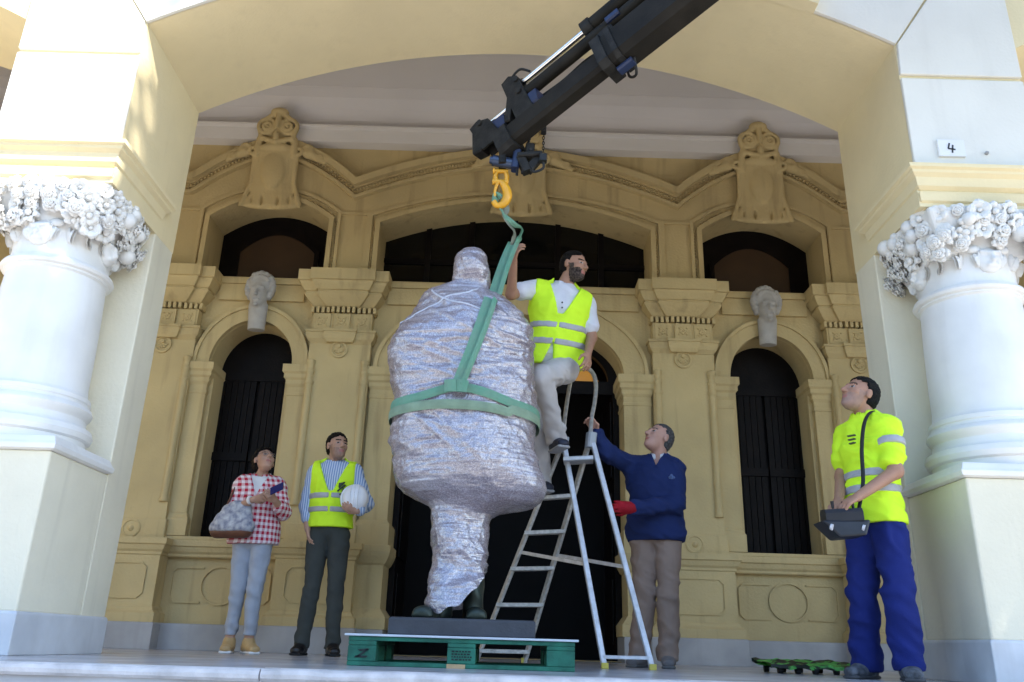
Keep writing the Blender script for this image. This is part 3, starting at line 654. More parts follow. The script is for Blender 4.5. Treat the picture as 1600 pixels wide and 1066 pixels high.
# ================================================================ WRAPPED STATUE
def film_mat():
    m = bpy.data.materials.new('plastic_film_over_felt'); m.use_nodes = True
    n = m.node_tree.nodes; l = m.node_tree.links; b = n['Principled BSDF']
    tc = n.new('ShaderNodeTexCoord')
    fz = n.new('ShaderNodeTexNoise'); fz.inputs['Scale'].default_value = 120; fz.inputs['Detail'].default_value = 4; fz.inputs['Roughness'].default_value = 0.75
    l.new(tc.outputs['Object'], fz.inputs['Vector'])
    r1 = n.new('ShaderNodeValToRGB'); l.new(fz.outputs[0], r1.inputs[0])
    e = r1.color_ramp.elements; e[0].position = 0.36; e[0].color = (0.09,0.075,0.095,1); e[1].position = 0.66; e[1].color = (0.40,0.36,0.40,1)
    e2 = e.new(0.50); e2.color = (0.20,0.165,0.195,1)
    # clear film laid in many turns: milky bands where layers cross
    mp = n.new('ShaderNodeMapping'); mp.inputs['Rotation'].default_value = (0.0,math.radians(-14),0.0); mp.inputs['Scale'].default_value = (1.3,1.3,26)
    l.new(tc.outputs['Object'], mp.inputs['Vector'])
    st = n.new('ShaderNodeTexNoise'); st.inputs['Scale'].default_value = 1.5; st.inputs['Detail'].default_value = 4; st.inputs['Roughness'].default_value = 0.55; l.new(mp.outputs[0], st.inputs['Vector'])
    r2 = n.new('ShaderNodeValToRGB'); l.new(st.outputs[0], r2.inputs[0])
    r2.color_ramp.elements[0].position = 0.50; r2.color_ramp.elements[0].color = (0.02,)*3+(1,); r2.color_ramp.elements[1].position = 0.72; r2.color_ramp.elements[1].color = (0.35,)*3+(1,)
    pa = n.new('ShaderNodeTexNoise'); pa.inputs['Scale'].default_value = 2.6; pa.inputs['Detail'].default_value = 2; l.new(tc.outputs['Object'], pa.inputs['Vector'])
    r3 = n.new('ShaderNodeValToRGB'); l.new(pa.outputs[0], r3.inputs[0]); r3.color_ramp.elements[0].position = 0.42; r3.color_ramp.elements[0].color = (0.15,)*3+(1,); r3.color_ramp.elements[1].position = 0.60; r3.color_ramp.elements[1].color = (1,)*3+(1,)
    ml = n.new('ShaderNodeMath'); ml.operation = 'MULTIPLY'; l.new(r2.outputs[0], ml.inputs[0]); l.new(r3.outputs[0], ml.inputs[1])
    mx = n.new('ShaderNodeMix'); mx.data_type = 'RGBA'; l.new(ml.outputs[0], mx.inputs[0]); l.new(r1.outputs[0], mx.inputs[6]); mx.inputs[7].default_value = (0.72,0.73,0.78,1)
    l.new(mx.outputs[2], b.inputs['Base Color'])
    b.inputs['Roughness'].default_value = 0.55; b.inputs['Coat Weight'].default_value = 1.0; b.inputs['Coat Roughness'].default_value = 0.20; b.inputs['Coat IOR'].default_value = 2.5
    # film creases drive the gloss: masked streaks in two directions over a broad wrinkle field
    big = n.new('ShaderNodeTexNoise'); big.inputs['Scale'].default_value = 8; big.inputs['Detail'].default_value = 3; big.inputs['Distortion'].default_value = 1.5; l.new(tc.outputs['Object'], big.inputs['Vector'])
    mp2 = n.new('ShaderNodeMapping'); mp2.inputs['Rotation'].default_value = (0.0,math.radians(24),0.2); mp2.inputs['Scale'].default_value = (1.6,1.6,20); l.new(tc.outputs['Object'], mp2.inputs['Vector'])
    st2 = n.new('ShaderNodeTexNoise'); st2.inputs['Scale'].default_value = 1.5; st2.inputs['Detail'].default_value = 4; l.new(mp2.outputs[0], st2.inputs['Vector'])
    m1 = n.new('ShaderNodeMix'); l.new(r3.outputs[0], m1.inputs[0]); l.new(st2.outputs[0], m1.inputs[2]); l.new(st.outputs[0], m1.inputs[3])
    ad = n.new('ShaderNodeMath'); ad.operation = 'MULTIPLY_ADD'; l.new(m1.outputs[0], ad.inputs[0]); ad.inputs[1].default_value = 0.9; l.new(big.outputs[0], ad.inputs[2])
    bp = n.new('ShaderNodeBump'); bp.inputs['Strength'].default_value = 0.8; bp.inputs['Distance'].default_value = 0.03; l.new(ad.outputs[0], bp.inputs['Height'])
    l.new(bp.outputs[0], b.inputs['Coat Normal'])
    bp2 = n.new('ShaderNodeBump'); bp2.inputs['Strength'].default_value = 0.35; bp2.inputs['Distance'].default_value = 0.01; l.new(fz.outputs[0], bp2.inputs['Height']); l.new(bp2.outputs[0], b.inputs['Normal'])
    return m
FILM = film_mat()
FILMW = mat('doubled_clear_film',(0.50,0.51,0.57),0.25,0.1,30,0.4,40,coat=0.6)
BRONZE = mat('dark_green_bronze',(0.045,0.060,0.050),0.45,0.2,10,0.2,40,metal=0.6)
SLATE = mat('dark_slate_base',(0.050,0.052,0.060),0.6,0.15,8,0.3,50)
ST = empty('statue',(-0.22,5.0,0.156))
tag(ST,'larger than life statue wrapped in clear film over grey felt, on a dark slab','statue')
# sections: z, left x, right x, half depth front, half depth back, centre y
SEC = [(2.578,-0.29,-0.26,0.01,0.01,4.97),(2.57,-0.32,-0.235,0.05,0.06,4.97),(2.55,-0.350,-0.208,0.09,0.10,4.97),(2.51,-0.385,-0.178,0.125,0.13,4.97),(2.44,-0.408,-0.158,0.15,0.155,4.965),(2.37,-0.410,-0.156,0.15,0.16,4.965),(2.32,-0.425,-0.150,0.13,0.17,4.98),(2.295,-0.49,-0.145,0.13,0.18,4.985),(2.26,-0.580,-0.135,0.15,0.21,4.99),(2.215,-0.622,-0.05,0.20,0.24,5.0),(2.15,-0.648,0.022,0.24,0.27,5.0),(2.07,-0.672,0.086,0.28,0.29,5.0),(1.93,-0.722,0.113,0.33,0.33,5.0),(1.81,-0.750,0.130,0.36,0.35,5.0),(1.64,-0.733,0.143,0.385,0.37,5.0),(1.47,-0.697,0.158,0.385,0.37,5.0),
 (1.35,-0.682,0.156,0.375,0.37,5.0),(1.23,-0.704,0.160,0.38,0.37,5.0),(1.08,-0.690,0.172,0.375,0.36,5.0),(1.02,-0.682,0.196,0.365,0.345,5.0),(0.975,-0.645,0.208,0.345,0.33,5.0),(0.93,-0.555,0.198,0.305,0.30,5.0),(0.895,-0.49,0.155,0.265,0.26,5.0),(0.866,-0.468,-0.01,0.225,0.22,5.0),(0.835,-0.464,-0.088,0.21,0.20,5.0),
 (0.79,-0.460,-0.096,0.205,0.19,5.0),(0.67,-0.446,-0.084,0.20,0.19,5.0),(0.56,-0.433,-0.084,0.20,0.19,5.0)]
SA = np.array(SEC)[::-1]
def sect(z): return [np.interp(z,SA[:,0],SA[:,i]) for i in range(1,6)]
def body_pt(th,z,off=0.0):
    xl,xr,df,db,yc = sect(z); hw = (xr-xl)/2+off; c = np.cos(th); s = np.sin(th)
    e = 2/2.6; d = np.where(s < 0,df,db)+off
    return np.stack([(xl+xr)/2+hw*np.sign(c)*np.abs(c)**e, yc+d*np.sign(s)*np.abs(s)**e, z+0*th],-1)
LUMPS = [(-0.62,4.75,1.80,0.16,0.050),(-0.66,4.80,1.30,0.13,0.035),(-0.28,4.60,1.95,0.14,0.045),(-0.05,4.66,1.72,0.13,-0.045),(0.10,4.72,1.95,0.12,0.035),(-0.45,4.62,1.62,0.11,-0.04),(-0.15,4.62,1.18,0.14,0.05),(0.15,4.75,1.02,0.12,0.06),(-0.28,4.80,2.42,0.07,0.02),(-0.35,4.84,2.30,0.07,-0.03),(0.02,4.63,1.38,0.09,-0.03),(-0.40,4.62,1.38,0.09,0.03),(-0.56,4.78,2.10,0.10,-0.03),(-0.32,4.80,0.70,0.07,0.025),(-0.18,4.80,0.75,0.06,-0.03),(-0.22,4.80,0.50,0.05,-0.025)]
def film_disp(P):
    a = 0.022*vnoise(P*np.array([3.2,3.2,3.6]),1)
    for x,y,z,s_,A in LUMPS: a += A*np.exp(-((P[:,0]-x)**2+(P[:,1]-y)**2+(P[:,2]-z)**2)/(2*s_*s_))
    # stretched creases: sharp ridges that run across the body in patches, in two directions
    wv = vnoise(P*2.3+5,8)*0.12
    for sl,fr,am,sd in ((-0.28,15,0.014,3),(0.35,12,0.012,5),(-0.10,30,0.007,9),(0.9,9,0.012,31)):
        st = P[:,2]+sl*P[:,0]+wv; rg = 1-2.2*np.abs(vnoise(np.stack([P[:,0]*2.6,P[:,1]*2.6,st*fr],1),sd)); msk = np.clip(0.5+1.6*vnoise(P*2.0+sd*3.7,sd+20),0,1); a += am*np.clip(rg,-0.2,1)*msk
    a += 0.004*vnoise(P*34,4)
    a = a-0.010; return np.where(P[:,2] > 2.5,a*0.35,a)
NT,NZ = 260,340
zs = np.concatenate([np.linspace(2.578,2.50,14),np.linspace(2.495,0.56,NZ-14)]); th = np.linspace(0,2*np.pi,NT,endpoint=False)
G = np.stack([body_pt(th,np.full(NT,z)) for z in zs]).reshape(-1,3)
hem = []
for t in np.linspace(0.03,1,40):                          # torn skirt: the hem climbs from the left shoe to the right trouser leg
    p = body_pt(th,np.full(NT,0.56)); hz = 0.275+np.clip((p[:,0]+0.42)/0.33,0,1)**2.6*0.23+0.010*np.sin(p[:,0]*60)
    zz = 0.56+(hz-0.56)*t; p[:,2] = zz; p[:,0] += -0.012*t; p[:,1] += (p[:,1]-5.0)*0.12*t-0.03*t*(p[:,1]<5.0); hem.append(p)
G = np.concatenate([G]+hem); NR = len(G)//NT
C0 = np.array([-0.27,5.0,0]); nr = G-C0; nr[:,2] = 0; nr /= np.linalg.norm(nr,axis=1)[:,None]+1e-6
G = G+nr*film_disp(G)[:,None]
ii = np.arange(NR-1)[:,None]*NT; jj = np.arange(NT)[None,:]; j2 = (jj+1)%NT
Fq = np.stack([ii+jj,ii+NT+jj,ii+NT+j2,ii+j2],-1).reshape(-1,4)
wrap = quads_obj('wrapping',G,Fq,FILM,ST); wrap['label'] = 'crinkled clear film over speckled grey felt'
def ribbon(name,pts,nrms,w,t,m,parent,twist=None,smooth=False,widths=None):
    P = [Vector(p) for p in pts]; n = len(P); v = []; f = []
    for i in range(n):
        tg = (P[min(i+1,n-1)]-P[max(i-1,0)]).normalized(); nn = Vector(nrms[i]); nn = (nn-tg*nn.dot(tg)).normalized(); sd_ = tg.cross(nn)
        ww = (widths[i] if widths else w)/2
        for a,b in ((-1,0),(-0.4,0.5),(0.4,0.5),(1,0),(0.4,-0.5),(-0.4,-0.5)): v.append(P[i]+sd_*(ww*a)+nn*(t*b*2 if abs(a) < 1 else 0))
    for i in range(n-1):
        for k in range(6): f.append((i*6+k,i*6+(k+1)%6,(i+1)*6+(k+1)%6,(i+1)*6+k))
    f += [(5,4,3,2,1,0),tuple(range((n-1)*6,n*6))]
    return mesh_obj(name,v,f,m,parent,weld=True)
def on_body(pts_th_z,off):
    out = []; nn = []
    for a,z in pts_th_z:
        p = body_pt(np.array([a]),np.array([z]),off)[0]; q = body_pt(np.array([a]),np.array([z]),off+0.05)[0]; out.append(tuple(p)); nn.append(tuple(q-p))
    return out,nn
def on_film(pts,off):
    p,nn = on_body(pts,0.0); P = np.array(p); d = film_disp(P); d = np.convolve(np.concatenate([d[-9:-1],d,d[1:9]]),np.ones(9)/9,'same')[8:-8]+0.5*np.maximum(0,d-np.convolve(d,np.ones(9)/9,'same'))
    N_ = P-np.array([-0.27,5.0,0]); N_[:,2] = 0; N_ /= np.linalg.norm(N_,axis=1)[:,None]
    return [tuple(q) for q in P+N_*(d+off+0.006)[:,None]],nn
# doubled runs of film that show as pale lines across the chest
for (a0,z0,a1,z1) in ((-2.75,1.96,-1.15,2.24),(-2.30,2.24,-1.2,1.98)):
    p,nn = on_body([(a0+(a1-a0)*k/30,z0+(z1-z0)*k/30) for k in range(31)],0.0); p = [tuple(np.array(q)+(lambda N_: N_/np.linalg.norm(N_)*(film_disp(np.array([q]))[0]+0.003))(np.array([q[0]+0.27,q[1]-5.0,0]))) for q in p]; ribbon('film_band',p,nn,0.011,0.002,FILMW,wrap)
# bronze legs and shoes
for (x,y) in ((-0.355,4.99),(-0.180,5.02)):
    sdf('trouser_leg',[ecap((x,y,0.28),(x+0.0,y,0.84),(1,0,0),(0.060,0.085),(0.060,0.085))],0.012,BRONZE,ST,post=lambda X,Yy,Z,D: D+0.006*np.sin(Z*40+X*30)*np.sin(Yy*22))
for (x,y,dx) in ((-0.40,4.88,-0.045),(-0.17,4.93,0.02)):
    sdf('shoe',[ecap((x,y+0.12,0.285),(x+dx,y-0.12,0.275),(1,0,0),(0.05,0.045),(0.055,0.035)),ecap((x,y+0.12,0.255),(x+dx,y-0.13,0.255),(1,0,0),(0.055,0.02),(0.06,0.02),0.01)],0.01,BRONZE,ST,post=lambda X,Yy,Z,D: np.maximum(D,0.246-Z))
MB().rects([(0,0.157),(0,0.238),(-0.008,0.247)],-0.615,0.170,4.68,5.33).make('base_slab',SLATE,ST,bevel=0.01)

# ================================================================ GREEN LIFTING SLING
STRAP = mat('green_polyester_strap',(0.11,0.28,0.185),0.75,0.18,14,0.6,220,col2=(0.15,0.27,0.19),stain=0.5)
STRAP2 = mat('faded_green_strap',(0.22,0.31,0.21),0.75,0.15,10,0.5,220)
SL = empty('lifting_sling',(-0.28,4.6,1.5)); tag(SL,'green webbing sling choked round the wrapped statue and hung on the hook','sling')
def frontz(x): return 1.43+0.085*math.exp(-((x+0.29)/0.22)**2)
pp = []
for k in range(97):
    a = 2*math.pi*k/96; x = body_pt(np.array([a]),np.array([1.45]))[0][0]
    z = frontz(x) if math.sin(a) < 0 else 1.43
    pp.append((a,z))
p,nn = on_film(pp,0.009); ribbon('strap_loop',p,nn,0.054,0.004,STRAP,SL)
pp = []
for k in range(97):
    a = 2*math.pi*k/96; x = body_pt(np.array([a]),np.array([1.40]))[0][0]; pp.append((a,1.375-0.012*math.sin(x*4)+0.018*math.cos((x+0.3)*4)+(0.02 if x > 0 else 0)))
p,nn = on_film(pp,0.013); ribbon('strap_loop',p,nn,0.056,0.004,STRAP2,SL)
ch = body_pt(np.array([-1.60]),np.array([1.515]),0.05)[0]
lift = []; HAND = Vector((0.005,5.10,2.70))
for k in range(25):
    t = k/24; q = Vector(ch).lerp(HAND,t); f_ = body_pt(np.array([-1.25]),np.array([min(q.z,2.2)]),0.045)[0][1]
    if q.z < 2.15: q.y = min(q.y,f_-0.01)
    q += Vector((0.02*math.sin(t*5),0,0)); lift.append(tuple(q))
ribbon('lifting_strap',lift,[(0.25*math.sin(3*k/24),-1,0.25) for k in range(25)],0.08,0.004,STRAP,SL,widths=[0.066+0.016*math.sin(math.pi*k/24) for k in range(25)])
ribbon('lifting_strap',[(x+0.030,y-0.010,z) for x,y,z in lift],[(0.6,-1,0.1)]*25,0.034,0.004,STRAP,SL)
for dx in (-0.02,0.02):                                   # choker fold
    p,nn = on_body([(-1.62+dx*2+0.002*k,1.47+0.012*k) for k in range(7)],0.055); ribbon('choker_fold',p,nn,0.07,0.008,STRAP,SL)
# slack twisted bight between the hand and the hook
HK = Vector((-0.10,4.90,2.85))
cv = lambda P: [tuple(sum((Vector(P[min(max(i+o,0),len(P)-1)])*w for o,w in zip((-1,0,1,2),cr(t))),Vector())) for i in range(len(P)-1) for t in [j/6 for j in range(6)]]+[tuple(P[-1])]
def cr(t): return (-0.5*t+t*t-0.5*t**3, 1-2.5*t*t+1.5*t**3, 0.5*t+2*t*t-1.5*t**3, -0.5*t*t+0.5*t**3)
A1 = cv([HAND+Vector((0,0,-0.03)),Vector((0.035,5.06,2.735)),Vector((0.045,5.03,2.772)),Vector((-0.005,4.98,2.772)),Vector((-0.055,4.94,2.80)),Vector((-0.115,4.905,2.875)),Vector((-0.150,4.90,2.925)),Vector((-0.135,4.90,2.955)),Vector((-0.10,4.90,2.93))])
ribbon('sling_bight',A1,[(math.cos(0.25*k),-0.8,math.sin(0.25*k)) for k in range(len(A1))],0.042,0.006,STRAP,SL)
A2 = cv([HAND+Vector((-0.02,0,-0.03)),Vector((-0.005,5.06,2.732)),Vector((-0.01,5.02,2.755)),Vector((-0.05,4.96,2.775)),Vector((-0.075,4.93,2.815)),Vector((-0.060,4.92,2.875)),Vector((-0.085,4.91,2.925)),Vector((-0.11,4.90,2.945))])
ribbon('sling_bight',A2,[(0.7,-1,0.2+0.02*k) for k in range(len(A2))],0.046,0.006,mat('grey_wear_sleeve',(0.20,0.22,0.17),0.8,0.2,14),SL)

# ================================================================ HOOK
YEL = mat('yellow_hook_paint',(0.75,0.36,0.012),0.4,0.12,12,0.2,60,coat=0.3)
HO = empty('lifting_hook',(-0.105,4.9,3.0)); tag(HO,'yellow steel safety hook hanging under the crane tip','hook')
hk = [Vector((-0.105,4.9,3.055)),Vector((-0.080,4.9,3.02)),Vector((-0.062,4.9,2.975)),Vector((-0.062,4.9,2.93)),Vector((-0.085,4.9,2.885)),Vector((-0.125,4.9,2.872)),Vector((-0.150,4.9,2.90))]
MB().tube(cv(hk),[0.020+0.012*math.sin(math.pi*min(1,k/30)) for k in range(len(cv(hk)))],12).make('hook_body',YEL,HO,smooth=True)
MB().tube([(-0.13,4.895,3.04),(-0.143,4.895,2.985),(-0.142,4.895,2.93)],[0.013,0.011,0.009],8).make('safety_latch',YEL,HO,smooth=True)
m_ = MB()
for dx in (-0.032,0.032):
    m_.tube([(-0.105+dx,4.9,3.045),(-0.105+dx*1.25,4.9,3.09),(-0.105+dx*0.9,4.9,3.135)],[0.016,0.017,0.015],10)
m_.lathe([(0.018,-0.05),(0.018,0.05)],(-0.105,4.9,3.052),12,'x'); m_.lathe([(0.015,-0.045),(0.015,0.045)],(-0.105,4.9,3.135),12,'x')
m_.make('clevis',YEL,HO,smooth=True)
for z in (3.052,3.135): MB().lathe([(0.022,-0.058),(0.022,-0.046)],(-0.105,4.9,z),12,'x').make('pin',YEL,HO,smooth=True)

# ================================================================ CRANE BOOM
BLK = mat('black_crane_paint',(0.021,0.018,0.014),0.6,0.25,5,0.15,60,spec=0.15,stain=0.5)
BLKR = mat('worn_black_steel',(0.026,0.024,0.021),0.6,0.3,14,0.3,60,spec=0.2)
BLUE = mat('blue_plastic_guard',(0.016,0.028,0.075),0.45,0.12,8)
CHR = mat('chromed_rod',(0.72,0.71,0.70),0.16,0.04,8,metal=1.0)
RUB = mat('black_rubber_hose',(0.014,0.014,0.014),0.6,0.1)
CRN = empty('crane',(0.0,4.85,3.34)); tag(CRN,'black telescopic crane boom reaching in from upper right with hydraulic rams','crane')
T = Vector((-0.10,4.88,3.335)); E = Vector((1.08,-0.86,0.49)).normalized(); SIDE = E.cross(Vector((0,0,1))).normalized(); N = SIDE.cross(E); N = N if N.z > 0 else -N
B = lambda a,n=0,s=0: T+E*a+N*n+SIDE*s
MB().beam(B(0.0),B(1.6),0.13,0.155,SIDE,0.025).make('inner_boom',BLK,CRN)
MB().beam(B(0.93,0.01),B(6.5,0.01),0.215,0.255,SIDE,0.04).make('outer_boom',BLK,CRN)
MB().beam(B(2.6,0.012),B(7.5,0.012),0.27,0.32,SIDE,0.05).make('outer_boom',BLK,CRN)
MB().beam(B(0.86,0.012),B(0.93,0.012),0.24,0.285,SIDE,0.04).make('boom_collar',BLKR,CRN)
MB().beam(B(0.97,0.012),B(1.01,0.012),0.24,0.28,SIDE,0.04).make('boom_collar',BLKR,CRN)
MB().beam(B(0.93,-0.14),B(1.04,-0.14),0.07,0.035,SIDE,0.01).make('slide_pad_guard',BLUE,CRN)
MB().beam(B(0.88,0.175),B(1.02,0.20),0.07,0.09,SIDE,0.01).make('collar_bracket',BLKR,CRN)
MB().beam(B(1.0,0.25),B(1.10,0.25),0.12,0.05,SIDE,0.01).make('collar_guard',BLUE,CRN)
# upper ram pair above the boom
R1,R2 = 0.25,0.36
MB().tube([B(0.25,R1),B(6.0,R1)],0.044,16).make('ram_barrel',BLK,CRN,smooth=True)
MB().tube([B(-0.11,R1),B(0.26,R1)],0.018,14).make('ram_rod',CHR,CRN,smooth=True)
MB().tube([B(0.30,R2),B(0.86,R2)],0.021,14).make('ram_rod',CHR,CRN,smooth=True)
MB().tube([B(0.85,R2),B(6.0,R2)],0.050,16).make('ram_barrel',BLK,CRN,smooth=True)
MB().tube([B(0.83,R2),B(0.90,R2)],0.062,16).make('ram_gland',BLKR,CRN,smooth=True)
MB().tube([B(0.24,R1),B(0.30,R1)],0.052,16).make('ram_gland',BLKR,CRN,smooth=True)
# bracket that carries the upper rod, and the tip plate
def ear(a0,a1,n0,n1,name,lean=0.0):
    o = MB()
    for s in (-0.055,0.042): 
        v = [B(a0,n0,s),B(a1,n0,s),B(a1-0.02+lean,n1-0.05,s),B(a0+0.07+lean,n1,s),B(a0+lean,n1-0.02,s)]; w = [p+SIDE*0.016 for p in v]; k = 5
        o.add(v+w,[tuple(range(4,-1,-1)),tuple(range(5,10))]+[(i,(i+1)%5,(i+1)%5+5,i+5) for i in range(5)])
    o.beam(B(a0+0.012,(n0+n1)/2-0.02),B(a0-0.012+lean,(n0+n1)/2+0.0),0.10,(n1-n0)*0.80,SIDE,0.01)
    return o.make(name,BLKR,CRN)
ear(0.18,0.33,0.06,0.44,'ram_bracket',-0.02); ear(-0.135,0.05,0.03,0.29,'tip_bracket',-0.05)
MB().beam(B(0.21,0.145),B(0.38,0.135),0.10,0.11,SIDE,0.01).make('bracket_guard',BLUE,CRN)
MB().beam(B(-0.06,0.165),B(0.09,0.15),0.09,0.10,SIDE,0.01).make('bracket_guard',BLUE,CRN)
for a_,n_ in ((0.28,R2),(0.27,R1),(-0.09,R1)): MB().tube([B(a_,n_,-0.075),B(a_,n_,0.075)],0.022,14).make('pivot_pin',BLKR,CRN,smooth=True)
# tip block, crosshead pin, hanging valve block, sensor chain
MB().beam(B(-0.02,-0.02),B(0.10,-0.01),0.17,0.21,SIDE,0.03).make('tip_block',BLKR,CRN)
m_ = MB(); m_.tube([Vector((-0.165,4.87,3.200)),Vector((-0.02,4.87,3.175))],0.038,16); m_.tube([Vector((-0.185,4.87,3.203)),Vector((-0.16,4.87,3.199))],0.026,14); m_.make('crosshead_pin',mat('steel_blue_pin',(0.06,0.08,0.13),0.35,0.1,8,metal=0.5),CRN,smooth=True)
MB().beam((-0.10,4.87,3.31),(-0.10,4.87,3.16),0.05,0.10,(1,0,0),0.01).make('crosshead_link',BLKR,CRN)
MB().beam((0.0,4.85,3.26),(-0.015,4.85,3.12),0.05,0.08,(1,0,0),0.01).make('crosshead_link',BLUE,CRN)
m_ = MB(); m_.beam((0.085,4.84,3.30),(0.085,4.84,3.19),0.06,0.08,(1,0,0),0.008); m_.beam((0.0,4.83,3.20),(0.165,4.83,3.22),0.10,0.035,(0,1,0),0.008)
m_.beam((0.02,4.83,3.20),(0.07,4.83,3.09),0.06,0.07,(1,0,0),0.008); m_.beam((0.15,4.83,3.21),(0.07,4.83,3.10),0.06,0.05,(1,0,0),0.008); m_.make('valve_block',BLKR,CRN)
m_ = MB()
for k in range(4): m_.tube([(0.0+0.035*k,4.82,3.10-0.012*(k%2)+0.012*k),(0.0+0.035*k,4.82,3.06+0.012*k)],0.009,8)
m_.make('hose_fitting',BLKR,CRN)
for k in range(9):                                        # link chain of the height limiter
    z = 3.375-0.020*k; ax = (1,0,0) if k%2 else (0,1,0); pts = []
    for q in range(13):
        a = 2*math.pi*q/12; d = Vector((0 if k%2 else math.cos(a)*0.007,math.cos(a)*0.007 if k%2 else 0,math.sin(a)*0.013)); pts.append(Vector((0.172,4.79,z))+d)
    MB().tube(pts,0.0028,5).make('chain_link',BLKR,CRN)
MB().beam((0.172,4.79,3.43),(0.172,4.79,3.375),0.035,0.05,(1,0,0),0.006).make('limit_switch',RUB,CRN); MB().beam((0.172,4.79,3.20),(0.172,4.79,3.15),0.05,0.05,(1,0,0),0.006).make('limit_weight',RUB,CRN)
for nm,pl in (('hose',[B(0.33,R2+0.03,-0.04),B(0.25,R2+0.10,-0.05),B(0.19,R2+0.04,-0.05),B(0.20,R1+0.02,-0.06)]),('hose',[B(0.38,R2+0.02,0.02),B(0.32,R2+0.09,0.03),B(0.24,R2+0.07,0.03),B(0.25,R2-0.02,0.04)]),
              ('hose',[B(0.30,R1+0.055,-0.03),B(0.6,R1+0.06,-0.03),B(1.2,R1+0.075,-0.03),B(2.4,R1+0.08,-0.03)]),('hose',[B(0.86,0.26,-0.10),B(0.80,0.20,-0.13),B(0.84,0.12,-0.14),B(0.92,0.10,-0.13),B(0.95,0.2,-0.12)]),
              ('hose',[B(0.36,R1-0.06,-0.05),B(0.55,R1-0.075,-0.05),B(0.75,R1-0.05,-0.06),B(0.88,R1-0.06,-0.08)]),('hose',[B(1.0,R2+0.06,-0.02),B(1.5,R2+0.075,-0.02),B(2.2,R2+0.07,-0.03),B(3.4,R2+0.07,-0.03)]),('hose',[B(0.10,0.11,-0.09),B(0.16,0.02,-0.11),B(0.08,-0.09,-0.10),B(0.16,-0.15,-0.05)]),('hose',[B(0.90,0.30,-0.12),B(0.95,0.18,-0.16),B(1.06,0.06,-0.15),B(1.16,0.12,-0.14),B(1.25,0.24,-0.12)]),('hose',[Vector((0.17,4.79,3.16)),Vector((0.175,4.80,3.11)),Vector((0.12,4.82,3.09)),Vector((0.08,4.82,3.11))]),('hose',[B(0.98,0.05,-0.13),B(0.94,-0.08,-0.14),B(1.0,-0.17,-0.08),B(1.05,-0.12,0.0)])):
    MB().tube(cv(pl),0.009,8).make(nm,RUB,CRN,smooth=True)

# ================================================================ PALLET
GRN = mat('green_pallet_paint',(0.022,0.165,0.105),0.7,0.25,9,0.5,40,stain=0.5)
PAL = empty('pallet',(-0.2,4.95,0)); tag(PAL,'green painted wooden pallet under the wrapped statue','pallet')
px0,px1,py0,py1 = -0.795,0.370,4.55,5.35
for k,y in enumerate((4.551,4.885,5.205)):                # three runs of bottom board, blocks and stringer board
    MB().box(px0,px1,y,y+0.10 if k != 1 else y+0.13,0.001,0.022).make('bottom_board',GRN,PAL,bevel=0.003)
    for x,w in ((px0,0.145),(-0.285,0.145),(px1-0.145,0.145)):
        MB().box(x,x+w,y+0.003,y+0.097,0.0225,0.100).make('block',GRN,PAL,bevel=0.004)
for x,w in ((px0,0.145),(-0.285,0.145),(px1-0.145,0.145)): MB().box(x+0.001,x+w-0.001,py0+0.002,py1-0.002,0.1005,0.1215).make('cross_board',GRN,PAL,bevel=0.003)
for k in range(5): MB().box(px0,px1,py0+k*0.165,py0+k*0.165+0.14,0.122,0.1435).make('deck_board',GRN,PAL,bevel=0.003)
INK = mat('black_stencil_ink',(0.02,0.03,0.03),0.8,0.3,30)
m_ = MB()
for q in (((-0.745,0.078),(-0.690,0.086),(-0.690,0.076),(-0.728,0.070)),((-0.700,0.080),(-0.686,0.080),(-0.735,0.044),(-0.752,0.044)),((-0.752,0.050),(-0.690,0.050),(-0.698,0.040),(-0.760,0.040))):
    m_.plate([p for p in q],[],py0+0.0005,py0+0.004)
m_.make('stencil_mark',INK,PAL)
m_ = MB()
for r in range(4):
    x = -0.262
    while x < -0.165: w = random.uniform(0.006,0.016); m_.box(x,x+w,py0+0.0008,py0+0.004,0.040+0.013*r,0.047+0.013*r); x += w+0.005
m_.make('stencil_mark',INK,PAL)
MB().box(-0.285,-0.19,py0-0.004,py0+0.05,0.0,0.021).make('splintered_board',mat('raw_split_wood',(0.50,0.34,0.18),0.8,0.15,20),PAL,bevel=0.002)
SHT = MB().box(-0.815,0.388,4.535,5.37,0.1445,0.1555).make('cover_sheet',mat('pale_grey_sheet',(0.55,0.58,0.62),0.5,0.08,6),None,bevel=0.002)
tag(SHT,'thin pale grey board laid over the green pallet','board')

# ================================================================ STEP LADDER
ALU = mat('dull_aluminium',(0.60,0.62,0.66),0.45,0.12,20,0.2,60,metal=0.45,stain=0.4)
ALU2 = mat('paint_spattered_aluminium',(0.62,0.60,0.56),0.55,0.18,30,0.3,60,metal=0.3,stain=0.4)
PLAS = mat('grey_plastic_joint',(0.36,0.38,0.40),0.5,0.1,8)
YFT = mat('yellow_rubber_foot',(0.62,0.52,0.10),0.7,0.1,8)
LA = empty('step_ladder',(0.4,6.0,0)); tag(LA,'tall aluminium step ladder with hooped handrail beside the wrapped statue','ladder')
fL,fR = Vector((-0.196,6.60,0.0)),Vector((0.160,6.60,0.0))            # step side, on the floor
tL,tR = Vector((0.385,5.93,1.50)),Vector((0.585,5.90,1.53))           # hinge
bL,bR = Vector((0.631,5.50,0.0)),Vector((0.927,5.50,0.0))             # back legs, on the floor
WD = (fR-fL).normalized()
up = (Vector((0.40,5.94,1.42))-Vector((-0.018,6.60,0.0))).normalized()
m_rail = lambda a,b: MB().beam(a,b,0.058,0.022,(0.35,-0.9,0.2),0.004)
m_rail(fL,tL).make('rail',ALU2,LA); m_rail(fR,tR).make('rail',ALU2,LA)
